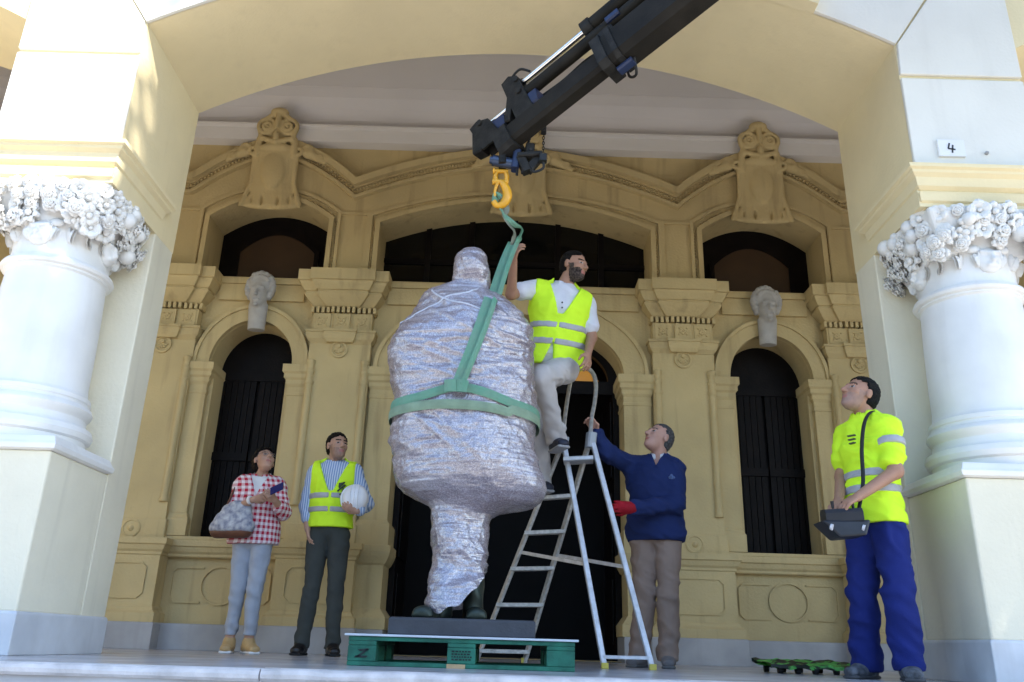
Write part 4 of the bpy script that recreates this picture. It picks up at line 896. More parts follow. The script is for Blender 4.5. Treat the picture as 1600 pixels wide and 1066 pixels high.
MB().beam(bL,tL+Vector((0.012,-0.035,0.0)),0.036,0.024,(1,0.2,0),0.004).make('back_leg',ALU,LA)
MB().beam(bR,tR+Vector((0.012,-0.035,0.0)),0.036,0.024,(1,0.2,0),0.004).make('back_leg',ALU,LA)
for q in (bL,bR,fL,fR): MB().box(q.x-0.022,q.x+0.022,q.y-0.02,q.y+0.02,0.0,0.035).make('foot',YFT,LA,bevel=0.004)
for t in (0.05,0.264,0.43,0.595,0.755):                   # treads
    a = fL.lerp(tL,t)+Vector((-0.015,0,0)); b = fR.lerp(tR,t)+Vector((0.015,0,0))
    MB().beam(a,b,0.085,0.028,(0.3,-0.9,0.0),0.003).make('tread',ALU2,LA)
pa,pb = fL.lerp(tL,0.915),fR.lerp(tR,0.905); dp = Vector((0.12,-0.20,-0.006))
MB().beam(pa+dp*0.5,pb+dp*0.5,0.24,0.03,dp,0.005).make('platform',ALU,LA)
hp = [tL+Vector((0,0,-0.05)),tL+Vector((0.02,-0.01,0.20)),Vector((0.428,5.90,1.88)),Vector((0.455,5.90,2.02)),Vector((0.495,5.90,2.075)),Vector((0.555,5.90,2.085)),Vector((0.610,5.90,2.04)),Vector((0.632,5.90,1.95)),Vector((0.622,5.90,1.82)),tR+Vector((0.012,-0.01,0.15)),tR+Vector((0,0,-0.05))]
hc = cv(hp); ribbon('hand_hoop',hc,[(0.35,-0.9,0.2) if False else Vector((0,0,1)).cross(Vector((0.35,-0.9,0.2))).normalized() if False else (Vector(hc[min(i+1,len(hc)-1)])-Vector(hc[max(i-1,0)])).cross(Vector((0.25,-0.95,0.1))) for i in range(len(hc))],0.058,0.012,ALU2,LA)
for q in (tL,tR): MB().beam(q+Vector((0,-0.02,-0.06)),q+Vector((0.012,-0.02,0.05)),0.065,0.075,(1,0.3,0),0.012).make('hinge',PLAS,LA)
for t,u,fa,ba in ((0.52,0.40,fL,bL),(0.50,0.385,fR,bR)):
    a = fa.lerp(tL if fa is fL else tR,t*0.98); b = ba.lerp(tL if ba is bL else tR,t*0.82); MB().beam(a,b,0.024,0.006,(0,0,1)).make('spreader_bar',ALU,LA)
MB().beam(bL.lerp(tL,0.045),bR.lerp(tR,0.045),0.03,0.022,(0,1,0),0.003).make('foot_bar',ALU,LA)

# ================================================================ LOW TROLLEY
TRB = mat('black_trolley_board',(0.018,0.022,0.018),0.7,0.2,10,0.4,40)
def splash():
    m = mat('green_splashed_board',(0.02,0.03,0.02),0.6,0.2,10); n = m.node_tree.nodes; l = m.node_tree.links
    tc = n['Texture Coordinate'] if 'Texture Coordinate' in n else n.new('ShaderNodeTexCoord'); z = n.new('ShaderNodeTexNoise'); z.inputs['Scale'].default_value = 9; z.inputs['Detail'].default_value = 6; z.inputs['Distortion'].default_value = 1.0; l.new(tc.outputs['Object'],z.inputs['Vector'])
    r = n.new('ShaderNodeValToRGB'); l.new(z.outputs[0],r.inputs[0]); e = r.color_ramp.elements; e[0].position = 0.50; e[0].color = (0.014,0.020,0.014,1); e[1].position = 0.57; e[1].color = (0.09,0.38,0.07,1)
    l.new(r.outputs[0],n['Principled BSDF'].inputs['Base Color']); return m
TRO = empty('trolley',(1.92,5.72,0)); tag(TRO,'low black wheeled trolley board splashed with green paint on the floor','trolley')
v = [];f = []; nX,nY = 20,6
for j in range(nY+1):
    for i in range(nX+1):
        u,w = i/nX,j/nY; x = 1.66+0.56*u; y = 5.50+0.42*w-0.02*math.sin(u*9); v.append((x,y,0.052+0.030*w+0.006*math.sin(u*23+w*7)+0.004*math.sin(u*51)))
for j in range(nY):
    for i in range(nX): q = j*(nX+1)+i; f.append((q,q+1,q+nX+2,q+nX+1))
k = len(v); v += [(p[0],p[1],p[2]-0.02) for p in v]; f += [tuple(reversed([x+k for x in g])) for g in f[:nX*nY]]
ed = [i for i in range(nX)]; f += [(i+1,i,i+k,i+1+k) for i in ed]+[(nY*(nX+1)+i,nY*(nX+1)+i+1,nY*(nX+1)+i+1+k,nY*(nX+1)+i+k) for i in ed]
mesh_obj('board',v,f,splash(),TRO)
for x in (1.73,1.84,1.95,2.08):
    for y in (5.55,5.84): MB().lathe([(0.012,-0.016),(0.024,-0.014),(0.024,0.014),(0.012,0.016)],(x,y,0.025),14,'x').make('wheel',RUB,TRO,smooth=True)
# ================================================================ PEOPLE
def skin(name,c): return mat(name,c,0.5,0.06,18,0.15,120,spec=0.35)
LIP = mat('lips',(0.40,0.15,0.13),0.45,0.05); EYEW = mat('eye_white',(0.30,0.27,0.25),0.4,0.02); IRIS = mat('dark_iris',(0.02,0.015,0.012),0.2,0.02); 
def cloth(name,c,rough=0.85,bs=260,bump=0.25,var=0.07): return mat(name,c,rough,var,9,bump,bs,spec=0.2)
def U(v): v=np.array(v,float); return v/np.linalg.norm(v)
def frame(f,up=(0,0,1)):
    f=U(f); s=U(np.cross(f,up)); u=np.cross(s,f); return s,f,u            # s: the person's right-hand side seen from behind
def hand_prims(w,d,nrm,curl=0.5,thumb=1,sc=1.0,spread=0.02):
    """palm and five fingers; d: wrist to knuckles, nrm: out of the palm side, thumb: +1/-1 side"""
    w=np.array(w,float); d=U(d); n=np.array(nrm,float); n=U(n-d*(n@d)); s=np.cross(d,n)*thumb
    out=[ecap(w+d*0.015*sc,w+d*0.075*sc,s,(0.030*sc,0.017*sc),(0.040*sc,0.015*sc),0.012)]
    for i,(L,off) in enumerate(((0.070,0.031),(0.079,0.0105),(0.074,-0.0105),(0.058,-0.031))):
        b=w+d*(0.082-0.004*abs(i-1))*sc+s*off*sc; a1=curl*0.9; a2=curl*2.0; a3=curl*2.9
        dr=[U(d*math.cos(a)+n*math.sin(a)+s*spread*(1.5-i)) for a in (a1,a2,a3)]
        p1=b+dr[0]*L*0.46*sc; p2=p1+dr[1]*L*0.32*sc; p3=p2+dr[2]*L*0.24*sc
        out+=[cone(b,p1,0.0098*sc,0.0090*sc,0.003),cone(p1,p2,0.0090*sc,0.0082*sc,0.002),cone(p2,p3,0.0082*sc,0.0070*sc,0.002)]
    b=w+d*0.025*sc+s*0.026*sc; t1=b+U(d*0.7+s*0.75+n*(0.2+0.5*curl))*0.040*sc; t2=t1+U(d*0.85+s*(0.35-0.5*curl)+n*(0.2+0.9*curl))*0.034*sc
    out+=[cone(b,t1,0.015*sc,0.0105*sc,0.008),cone(t1,t2,0.0105*sc,0.0085*sc,0.003)]
    return out
def head_prims(c,F,sc=1.0,female=False):
    s,f,u=F; c=np.array(c,float); P=lambda a,b,e: c+(s*a+f*b+u*e)*sc; R=lambda *r: tuple(q*sc for q in r); FR=(s,f,u)
    jw=0.92 if female else 1.0
    pr=[ell(P(0,-0.015,0.030),R(0.076,0.096,0.086),0.02,FR),ell(P(0,0.030,-0.030),R(0.061*jw,0.066,0.088),0.025,FR),ell(P(0,0.045,-0.088),R(0.044*jw,0.045,0.030),0.025,FR),ell(P(0,0.076,-0.100),R(0.022,0.018,0.016),0.015,FR),
        cone(P(0,0.090,0.014),P(0,0.116,-0.026),0.009*sc,0.0125*sc,0.008),ell(P(-0.012,0.103,-0.031),R(0.009,0.011,0.008),0.006,FR),ell(P(0.012,0.103,-0.031),R(0.009,0.011,0.008),0.006,FR),
        cone(P(-0.045,0.074,0.026),P(-0.010,0.091,0.022),0.009*sc,0.009*sc,0.010),cone(P(0.045,0.074,0.026),P(0.010,0.091,0.022),0.009*sc,0.009*sc,0.010),
        ell(P(-0.040,0.062,-0.022),R(0.022,0.022,0.020),0.02,FR),ell(P(0.040,0.062,-0.022),R(0.022,0.022,0.020),0.02,FR),
        cone(P(-0.019,0.086,-0.058),P(0.019,0.086,-0.058),0.0065*sc,0.0065*sc,0.006),cone(P(-0.016,0.086,-0.067),P(0.016,0.086,-0.067),0.007*sc,0.007*sc,0.005)]
    for q in (-1,1):
        pr+=[ell(P(q*0.079,-0.012,-0.004),R(0.010,0.020,0.033),0.006,FR),ell(P(q*0.032,0.079,0.006),R(0.0125,0.0125,0.0115),0.002,FR)]
    ct=[ell(P(q*0.032,0.099,0.006),R(0.017,0.015,0.010),0.010,FR) for q in (-1,1)]
    return pr,ct
def head_slots(c,F,sc,stubble=False):
    s,f,u=F; c=np.array(c,float)
    def fn(C):
        L=(C-c)/sc; a=L@s; b=L@f; e=L@u; r=np.zeros(len(C),int); near=(np.abs(a)<0.09)&(np.abs(e)<0.13)&(np.abs(b)<0.14)
        if stubble: r[near&(((e<-0.036)&(b>0.0)&~((np.abs(a)<0.02)&(e>-0.05)))|((e<0.0)&(b<0.045)&(b>0.005)&(np.abs(a)>0.045)))]=4
        r[near&(b>0.082)&(np.abs(e+0.0625)<0.0085)&(np.abs(a)<0.024)]=1
        ey=near&(b>0.076)&(np.abs(np.abs(a)-0.032)<0.0145)&(np.abs(e-0.006)<0.0060); r[ey]=2; r[ey&(np.abs(np.abs(a)-0.032)<0.0080)]=3
        r[near&(b>0.066)&(np.abs(e-0.029-0.10*(0.03-np.abs(np.abs(a)-0.03))*0)<0.0055)&(np.abs(a)>0.010)&(np.abs(a)<0.053)]=5
        return r
    return fn
def folds(A,seed=0,kx=(9,7,16)):
    """cloth relief: soft undulation plus sharp, slanting crease ridges"""
    kx=np.array(kx,float); r=np.random.default_rng(seed); tl=r.uniform(-0.7,0.7,2)
    def fn(x,y,z,D):
        m=np.abs(D)<0.045; X,Y_,Z=np.broadcast_arrays(x,y,z); P=np.stack([X[m],Y_[m],Z[m]],1).astype(float); out=np.zeros(D.shape,np.float32)
        if not len(P): return out
        w=vnoise(P*6+seed,seed)*0.06; Q=np.stack([P[:,0]+tl[0]*P[:,2]+w,P[:,1]+tl[1]*P[:,2],P[:,2]+0.5*P[:,0]+w],1)
        a=1-2.4*np.abs(vnoise(Q*kx*0.75+11*seed,seed+1)); b=1-2.4*np.abs(vnoise(Q*kx*1.5+5*seed,seed+2)); c=vnoise(P*kx*0.5,seed+3)
        out[m]=-A*(1.25*np.clip(a,-0.3,1)+0.55*np.clip(b,-0.3,1)+0.6*c-0.35); return out
    return fn
class Person:
    def __init__(s,label,J,sk,hair,look,up=(0,0,1),sc=1.0,female=False,stubble=None,brow=None,girth=1.0):
        s.J={k:np.array(v,float) for k,v in J.items()}; J=s.J; s.g=girth
        bs=(J['al']+J['ar'])/2; s.root=empty('person',(bs[0],bs[1],min(J['al'][2],J['ar'][2])-0.1)); tag(s.root,label,'person')
        s.side=U(J['sr']-J['sl']); s.upv=U((J['sl']+J['sr'])/2-J['pel']); s.fwd=U(np.cross(s.side,s.upv)); s.hs=U(J['hr']-J['hl'])
        s.F=frame(look,up); s.sc=sc; s.sk=sk; s.hair=hair; s.female=female; s.stubble=stubble; s.brow=brow or hair; s.extra=[]
        s.chest=(J['sl']+J['sr'])/2
    def torso(s,e=0.0,k=0.05):
        J=s.J; g=s.g; p=J['pel']; c=s.chest; w=p+(c-p)*0.42; ch=p+(c-p)*0.78-s.fwd*0.0; nb=J['neck']; f=s.fwd
        hw=0.165*g if not s.female else 0.172*g
        return [ecap(p-s.upv*0.03,w,s.side,(hw+e,0.112*g+e),(0.142*g+e,0.108*g+e),k),ecap(w,ch,s.side,(0.142*g+e,0.110*g+e),(0.165*g+e,0.118*g+e),k),
                ecap(ch,c-s.upv*0.02,s.side,(0.165*g+e,0.115*g+e),(0.135*g+e,0.082*g+e),k),ecap(c-s.upv*0.02,nb+0*f,s.side,(0.13*g+e,0.07+e),(0.062+e,0.058+e),k),
                cone(J['sl']+s.side*0.02-s.upv*0.015,J['sr']-s.side*0.02-s.upv*0.015,0.062+e,0.062+e,k)]
    def arm(s,q,r,e=0.0,k=0.03,upto=1.0):
        J=s.J; a,b,c=J['s'+q],J['e'+q],J['w'+q]; a=a+(b-a)*0.03
        if upto<=1.0: b2=a+(b-a)*upto; return [cone(a,b2,r[0]+e,r[0]+(r[1]-r[0])*upto+e,k)]
        t=upto-1; return [cone(a,b,r[0]+e,r[1]+e,k),cone(b,b+(c-b)*t,r[1]+e,r[1]+(r[2]-r[1])*t+e,k)]
    def leg(s,q,r,e=0.0,k=0.03):
        J=s.J; return [cone(J['h'+q],J['k'+q],r[0]+e,r[1]+e,min(k,0.016)),cone(J['k'+q],J['a'+q],r[1]+e,r[2]+e,min(k,0.012))]
    def body(s,hands,h=0.0068):
        J=s.J; hp,hc=head_prims(J['head'],s.F,s.sc,s.female); f=s.F
        pr=s.torso(-0.018)+s.arm('l',(0.047,0.040,0.026),0,0.02,2.0)+s.arm('r',(0.047,0.040,0.026),0,0.02,2.0)+s.leg('l',(0.075,0.052,0.036))+s.leg('r',(0.075,0.052,0.036))
        pr.append(cone(J['head']-f[1]*0.022*s.sc-f[2]*0.045*s.sc,J['neck']-s.upv*0.01,0.053*s.sc if not s.female else 0.046,0.060 if not s.female else 0.050,0.03))
        for q in 'lr': pr.append(ecap(J['a'+q]-np.array([0,0,0.05]),J['a'+q]*0.45+J['t'+q]*0.55-np.array([0,0,0.005]),np.cross(J['t'+q]-J['a'+q],(0,0,1)),(0.026,0.026),(0.026,0.018)))
        for hd in hands: pr+=hand_prims(**hd)
        pr+=hp; ms=[s.sk,LIP,EYEW,IRIS,s.stubble or s.sk,s.brow]
        return sdf('body',pr,h,ms,s.root,cut=hc,slotf=head_slots(J['head'],s.F,s.sc,s.stubble is not None))
    def hair_cap(s,line=0.062,back=-0.075,temple=0.012,thick=0.0,h=0.006,rough=0.0):
        sd_,f,u=s.F; c=s.J['head']; sc=s.sc; FR=(sd_,f,u); P=lambda a,b,e: c+(sd_*a+f*b+u*e)*sc
        pr=[ell(P(0,-0.018,0.034),tuple(q*sc for q in (0.083+thick,0.102+thick,0.089+thick)),0.01,FR),ell(P(0,-0.055,-0.02),tuple(q*sc for q in (0.066+thick,0.058+thick,0.070)),0.03,FR)]
        def post(x,y,z,D):
            px,py,pz=x-c[0],y-c[1],z-c[2]; b=(px*f[0]+py*f[1]+pz*f[2])/sc; e=(px*u[0]+py*u[1]+pz*u[2])/sc; a=(px*sd_[0]+py*sd_[1]+pz*sd_[2])/sc
            R=np.maximum(temple-b+0.006*np.sin(e*170),e-line-0.010*np.cos(a*40)-0.004*np.sin(a*190+b*80)); D=np.maximum(D,-R*sc); ear=np.maximum(-0.022-b,e-0.022); D=np.maximum(D,-ear*sc); D=np.maximum(D,(back-e)*sc)
            return D+rough*2.2*(np.sin(a*230+b*120+e*60)*np.sin(b*210+e*90)+0.8*np.sin(e*190+a*160+b*70))
        return sdf('hair',pr,h,s.hair,s.root,post=post)
    def shirt(s,m,sl,sr,hem,e=0.016,name='shirt',arm=(0.062,0.054,0.046),A=0.006,seed=1,h=0.0095,neckr=0.066,flare=0.0,vee=0.0):
        J=s.J; pr=s.torso(e)
        if flare: pr.append(ecap(J['pel']-s.upv*flare,J['pel']+s.upv*0.1,s.side,(0.175*s.g+e,0.128*s.g+e),(0.155*s.g+e,0.115*s.g+e),0.05))
        if sl: pr+=s.arm('l',arm,0,0.035,sl)
        if sr: pr+=s.arm('r',arm,0,0.035,sr)
        n=J['neck']; fo=folds(A,seed); hem=np.array(hem,float); U_=s.upv
        def post(x,y,z,D):
            d=D+fo(x,y,z,D)
            cutn=np.sqrt((x-n[0]-s.fwd[0]*0.015)**2+(y-n[1]-s.fwd[1]*0.015)**2+((z-n[2]-0.05)*0.75)**2)-neckr; d=np.maximum(d,-cutn)
            if vee:
                u=(x-n[0])*s.side[0]+(y-n[1])*s.side[1]+(z-n[2])*s.side[2]; w=(x-n[0])*U_[0]+(y-n[1])*U_[1]+(z-n[2])*U_[2]; b=(x-n[0])*s.fwd[0]+(y-n[1])*s.fwd[1]+(z-n[2])*s.fwd[2]
                d=np.maximum(d,-np.maximum(np.maximum(np.abs(u)-np.maximum(w+vee,0)*0.42,-vee-w),-b))
            return np.maximum(d,(hem[0]-x)*U_[0]+(hem[1]-y)*U_[1]+(hem[2]-z)*U_[2])
        return sdf(name,pr,h,m,s.root,post=post)
    def sleeve_caps(s): pass
    def vest(s,m,ms,hem,v_at,bands,e=0.036,seed=4,slit=0.0,h=0.0088,wide=0.185):
        J=s.J; pr=s.torso(e,0.05); n=J['neck']; fo=folds(0.005,seed,(10,8,10)); c=s.chest; U_=s.upv; f=s.fwd; sd_=s.side; hem=np.array(hem,float); va=np.array(v_at,float)
        def base(x,y,z,D,ex=0.0):
            d=D+fo(x,y,z,D)-ex; px,py,pz=x-c[0],y-c[1],z-c[2]; u=px*sd_[0]+py*sd_[1]+pz*sd_[2]; w=px*U_[0]+py*U_[1]+pz*U_[2]; b=px*f[0]+py*f[1]+pz*f[2]
            lim=wide*s.g+0.006+np.clip(-w-0.10,0,0.4)*0.22; return d,u,w,b,lim
        def cuts(x,y,z,d,u,w,b,lim):
            d=np.maximum(d,np.abs(u)-lim)                                           # arm holes
            wv=(va-c)@U_; vv=np.maximum(np.abs(u)-0.02-np.maximum(w-wv,0)*0.42,wv-w); vv=np.maximum(vv,-b-0.0); d=np.maximum(d,-vv)
            nk=np.sqrt((x-n[0])**2+(y-n[1])**2+((z-n[2]-0.04)*0.7)**2)-0.078; d=np.maximum(d,-nk)
            wh=(hem-c)@U_; rd=wh+0.0+0.5*np.maximum(0,0.05-np.abs(u))*(b>0)*slit*2; d=np.maximum(d,rd-w)
            if slit: d=np.maximum(d,-np.maximum(np.maximum(np.abs(u)-0.004-np.maximum(0,(wh+0.16)-w)*slit,w-(wh+0.16)),-b))
            return d
        def post(x,y,z,D): q=base(x,y,z,D); return cuts(x,y,z,*q)
        vo=sdf('vest',pr,h,m,s.root,post=post)
        for (w0,w1) in bands:
            def pb(x,y,z,D):
                q=base(x,y,z,D,0.005); d=cuts(x,y,z,*q); w=q[2]; b=q[3]; u=q[1]; tilt=0.0
                d=np.maximum(d,np.maximum(w0-w,w-w1)); d=np.maximum(d,-np.maximum(np.abs(u)-0.006,-b)); return np.maximum(d,np.abs(u)-q[4]-0.004)
            sdf('reflective_band',pr,h,ms,vo,post=pb)
        return vo
    def trousers(s,m,top,cuff,r=(0.098,0.074,0.066),e=0.0,seed=2,h=0.0095,A=0.006,name='trousers'):
        J=s.J; pr=[ecap(J['pel']-np.array([0,0,0.02]),J['pel']+s.upv*0.12,s.side,(0.160*s.g,0.112*s.g),(0.150*s.g,0.110*s.g),0.03)]+s.leg('l',r)+s.leg('r',r)
        for q in 'lr': pr.append(cone(J['a'+q]+np.array([0,0,0.06]),J['a'+q]-np.array([0,0,0.03]),r[2],r[2]+0.006,0.010))
        fo=folds(A,seed,(8,8,11)); top=np.array(top,float)
        kn=[J['kl'],J['kr']]; an=[J['al'],J['ar']]
        def post(x,y,z,D):
            d=D+fo(x,y,z,D)
            for a in an:                                                            # fabric bunches over the shoes
                g=np.exp(-(((z-a[2]-0.05)/0.09)**2)); d=d+0.0045*g*np.sin((z-a[2])*70+30*(x-a[0])+22*(y-a[1]))*np.cos(24*(x-a[0])-15*(y-a[1])+a[0]*40)
            for k in kn:
                g=np.exp(-(((z-k[2])/0.07)**2)); d=d+0.0045*g*np.sin((z-k[2])*55+34*(x-k[0]))*np.cos(14*(x-k[0])+20*(y-k[1]))
            d=np.maximum(d,(x-top[0])*s.upv[0]+(y-top[1])*s.upv[1]+(z-top[2])*s.upv[2])
            for a,k,cf in ((J['al'],J['kl'],cuff[0]),(J['ar'],J['kr'],cuff[1])):
                near=((x-a[0])**2+(y-a[1])**2)<0.16**2; d=np.where(near,np.maximum(d,cf-z),d)
            return d
        return sdf(name,pr,h,m,s.root,post=post)
    def shoes(s,m,ms,w=1.0,h=0.007):
        J=s.J
        for q in 'lr':
            a=J['a'+q]; t=J['t'+q]; d=U((t-a)*np.array([1,1,0])); fl=t[2]; sd_=np.cross(d,(0,0,1)); heel=np.array([a[0],a[1],fl])-d*0.055; toe=np.array([t[0],t[1],fl])
            o=sdf('shoe',[ecap(heel+np.array([0,0,0.045]),toe-d*0.03+np.array([0,0,0.035]),sd_,(0.036*w,0.036),(0.044*w,0.030),0.03),cone(np.array([a[0],a[1],fl+0.05]),np.array([a[0],a[1],fl+0.095]),0.042,0.040,0.04),ecap(np.array([a[0],a[1],fl+0.085]),np.array([a[0],a[1],fl+0.05])+d*0.075,sd_,(0.040,0.036),(0.038,0.026),0.03)],h,m,s.root,
                post=lambda x,y,z,D: np.maximum(D,fl+0.012-z))
            sdf('sole',[ecap(heel+np.array([0,0,0.010])-d*0.008,toe-d*0.022+np.array([0,0,0.010]),sd_,(0.040*w,0.016),(0.049*w,0.016),0.01)],h,ms,o,post=lambda x,y,z,D: np.maximum(np.maximum(D,fl-z),z-fl-0.024))
    def collar(s,m,r=0.070,t=0.014,drop=0.0):
        n=s.J['neck']; ax=U(s.upv*1.0+s.fwd*0.35); c=n+s.upv*(0.018-drop); f=s.fwd
        def post(x,y,z,D):
            b=(x-c[0])*f[0]+(y-c[1])*f[1]; u=(x-c[0])*s.side[0]+(y-c[1])*s.side[1]; return np.maximum(D,-np.maximum(np.abs(u)-0.016,-b+0.02))
        pr=[torus(c,ax,r,t,0.005),torus(c+s.upv*0.016,ax,r-0.004,t*0.7,0.012)]
        for q in (-1,1): pr.append(ecap(c+f*(r-0.012)+s.side*q*0.034,c+f*(r+0.010)+s.side*q*0.046-s.upv*0.050,s.side,(0.026,0.010),(0.008,0.007),0.012))
        return sdf('collar',pr,0.0065,m,s.root,post=post)

HIVIS = mat('high_visibility_yellow',(0.66,0.98,0.035),0.75,0.04,9,0.25,240,spec=0.2)
REFL = mat('grey_reflective_tape',(0.40,0.40,0.42),0.45,0.08,14)
BLKH = mat('black_hair',(0.008,0.007,0.007),0.6,0.3,40,0.8,300,spec=0.15); DKBR = mat('dark_brown_hair',(0.010,0.007,0.006),0.6,0.3,40,0.8,300,spec=0.15); GREYH = mat('grey_hair',(0.13,0.13,0.135),0.7,0.35,60,0.8,300,spec=0.15)
SKA = skin('light_olive_skin',(0.46,0.27,0.19)); SKB = skin('tanned_skin',(0.38,0.20,0.13)); SKC = skin('ruddy_skin',(0.50,0.28,0.21))
BEARD = mat('grizzled_beard',(0.13,0.095,0.08),0.85,0.4,70,0.8,300,spec=0.1)
STUB = mat('shaven_jaw',(0.33,0.20,0.15),0.6,0.1,40)
def gingham(name,c1,c2,s1,kind):
    m = cloth(name,c1); n = m.node_tree.nodes; l = m.node_tree.links; tc = [q for q in n if q.type == 'TEX_COORD'][0]
    sp = n.new('ShaderNodeSeparateXYZ'); l.new(tc.outputs['Object'],sp.inputs[0])
    def stripe(src,sc_,off=0.0):
        a = n.new('ShaderNodeMath'); a.operation = 'MULTIPLY_ADD'; l.new(src,a.inputs[0]); a.inputs[1].default_value = sc_; a.inputs[2].default_value = off
        b = n.new('ShaderNodeMath'); b.operation = 'FRACT'; l.new(a.outputs[0],b.inputs[0]); c = n.new('ShaderNodeMath'); c.operation = 'GREATER_THAN'; l.new(b.outputs[0],c.inputs[0]); c.inputs[1].default_value = 0.5; return c.outputs[0]
    mx1 = n.new('ShaderNodeMix'); mx1.data_type = 'RGBA'; 
    if kind == 'check':
        w = n.new('ShaderNodeMath'); w.operation = 'ADD'; y2 = n.new('ShaderNodeMath'); y2.operation = 'MULTIPLY'; l.new(sp.outputs[1],y2.inputs[0]); y2.inputs[1].default_value = 0.8; l.new(sp.outputs[0],w.inputs[0]); l.new(y2.outputs[0],w.inputs[1])
        s_a = stripe(w.outputs[0],s1); s_b = stripe(sp.outputs[2],s1); ad = n.new('ShaderNodeMath'); ad.operation = 'ADD'; l.new(s_a,ad.inputs[0]); l.new(s_b,ad.inputs[1]); hv = n.new('ShaderNodeMath'); hv.operation = 'MULTIPLY'; l.new(ad.outputs[0],hv.inputs[0]); hv.inputs[1].default_value = 0.5; fac = hv.outputs[0]
    else: fac = stripe(sp.outputs[0],s1)
    l.new(fac,mx1.inputs[0]); mx1.inputs[6].default_value = (*c1,1); mx1.inputs[7].default_value = (*c2,1); l.new(mx1.outputs[2],n['Principled BSDF'].inputs['Base Color']); return m

# ---- woman in the red check shirt
p = Person('woman in red and white checked shirt and pale trousers looking up, by the left window',dict(head=(-2.035,6.88,1.505),neck=(-2.055,6.92,1.365),sl=(-2.195,6.90,1.315),el=(-2.235,6.82,1.075),wl=(-2.02,6.66,1.15),sr=(-1.915,6.93,1.32),er=(-1.815,6.86,1.085),wr=(-1.85,6.67,1.15),
    pel=(-2.05,6.93,0.90),hl=(-2.125,6.93,0.84),kl=(-2.12,6.90,0.46),al=(-2.145,6.95,0.095),tl=(-2.12,6.78,0.0),hr=(-1.975,6.92,0.84),kr=(-1.975,6.86,0.46),ar=(-1.985,6.92,0.095),tr=(-1.885,6.79,0.0)),SKA,DKBR,(0.50,-0.62,0.42),(-0.1,0.3,1),0.96,True)
p.body([dict(w=(-2.02,6.66,1.15),d=(0.95,-0.25,0.15),nrm=(0.1,0.55,0.45),curl=0.62,thumb=-1,sc=0.92),dict(w=(-1.85,6.67,1.15),d=(-0.25,-0.75,0.35),nrm=(-0.5,0.3,0.6),curl=0.6,thumb=1,sc=0.92)])
p.hair_cap(0.070,-0.12,0.024,0.014,rough=0.0014)
GING = gingham('red_check_cotton',(0.42,0.015,0.045),(0.75,0.68,0.70),21.0,'check')
p.shirt(GING,1.35,1.45,(-2.03,6.9,0.83),0.018,arm=(0.060,0.056,0.054),seed=3,flare=0.05,neckr=0.074,vee=0.15); p.collar(GING,0.070,0.013)
p.shirt(cloth('white_cotton_top',(0.72,0.72,0.72)),0,0,(-2.03,6.9,1.0),0.006,'undershirt',seed=5,A=0.002,neckr=0.072)
p.trousers(cloth('pale_grey_trousers',(0.37,0.40,0.46)),(-2.05,6.9,0.98),(0.135,0.135),(0.088,0.060,0.046),seed=6)
p.shoes(cloth('gold_sandal_leather',(0.50,0.33,0.15),0.35),mat('white_rubber_sole',(0.75,0.75,0.74),0.6))
sd_,f_,u_ = p.F; hc_ = p.J['head']; G_ = lambda a,b,c: Vector(hc_+(sd_*a+f_*b+u_*c)*0.96)
m_ = MB()
for q in (-1,1):
    m_.tube([G_(q*0.034+0.021*math.cos(t),0.101,0.004+0.015*math.sin(t)) for t in [2*math.pi*k/14 for k in range(15)]],0.0018,5); m_.tube([G_(q*0.055,0.099,0.008),G_(q*0.080,0.05,0.010),G_(q*0.084,-0.01,0.012)],0.0018,5)
m_.tube([G_(-0.013,0.106,0.006),G_(0.013,0.106,0.006)],0.0018,5)
GL = m_.make('eyeglasses',mat('thin_metal_frame',(0.25,0.23,0.21),0.3,0.05,metal=0.8)); tag(GL,'thin framed eyeglasses worn by the woman in checked shirt','eyeglasses')
MB().tube([(-2.055,6.675,1.145),(-2.035,6.665,1.149)],0.034,14).make('bracelet',mat('white_bracelet',(0.7,0.7,0.72),0.3),p.root,smooth=True)
PH = MB().beam((-1.865,6.575,1.205),(-1.765,6.545,1.248),0.072,0.012,(0.3,0.3,1),0.003).make('phone',mat('dark_blue_phone',(0.015,0.02,0.12),0.25,0.05)); tag(PH,'dark blue phone held in the hands of the woman','phone')
# handbag on her arm
BAGM = mat('printed_canvas',(0.52,0.53,0.55),0.8,0.2,26,0.3,120,col2=(0.16,0.17,0.24)); BRL = mat('brown_bag_leather',(0.14,0.055,0.03),0.5,0.15,10)
BG = empty('handbag',(-2.2,6.80,0.85)); tag(BG,'pale patterned handbag with brown base hanging from the woman\'s arm','handbag')
fo = folds(0.003,9)
sdf('bag_body',[ecap((-2.325,6.79,0.935),(-2.055,6.72,0.945),(0,0,1),(0.055,0.060),(0.06,0.062),0.05),ecap((-2.24,6.77,1.08),(-2.08,6.73,1.105),(0,0,1),(0.04,0.035),(0.045,0.035),0.08),ecap((-2.23,6.77,0.95),(-2.12,6.74,1.07),(1,0,0),(0.12,0.06),(0.08,0.04),0.06)],0.009,[BAGM],BG,post=lambda x,y,z,D: np.maximum(D+fo(x,y,z,D),0.905-z))
sdf('bag_base',[ecap((-2.31,6.79,0.915),(-2.075,6.73,0.92),(0,0,1),(0.060,0.062),(0.065,0.064),0.05)],0.009,[BRL],BG,post=lambda x,y,z,D: np.maximum(D,z-0.912))
for dy in (-0.02,0.03): MB().tube(cv([Vector((-2.27,6.77+dy,1.06)),Vector((-2.245,6.80+dy,1.16)),Vector((-2.225,6.87+dy,1.30)),Vector((-2.165,6.90+dy,1.385)),Vector((-2.12,6.85+dy,1.26)),Vector((-2.10,6.75+dy,1.11))]),0.009,8).make('bag_handle',BRL,BG,smooth=True)

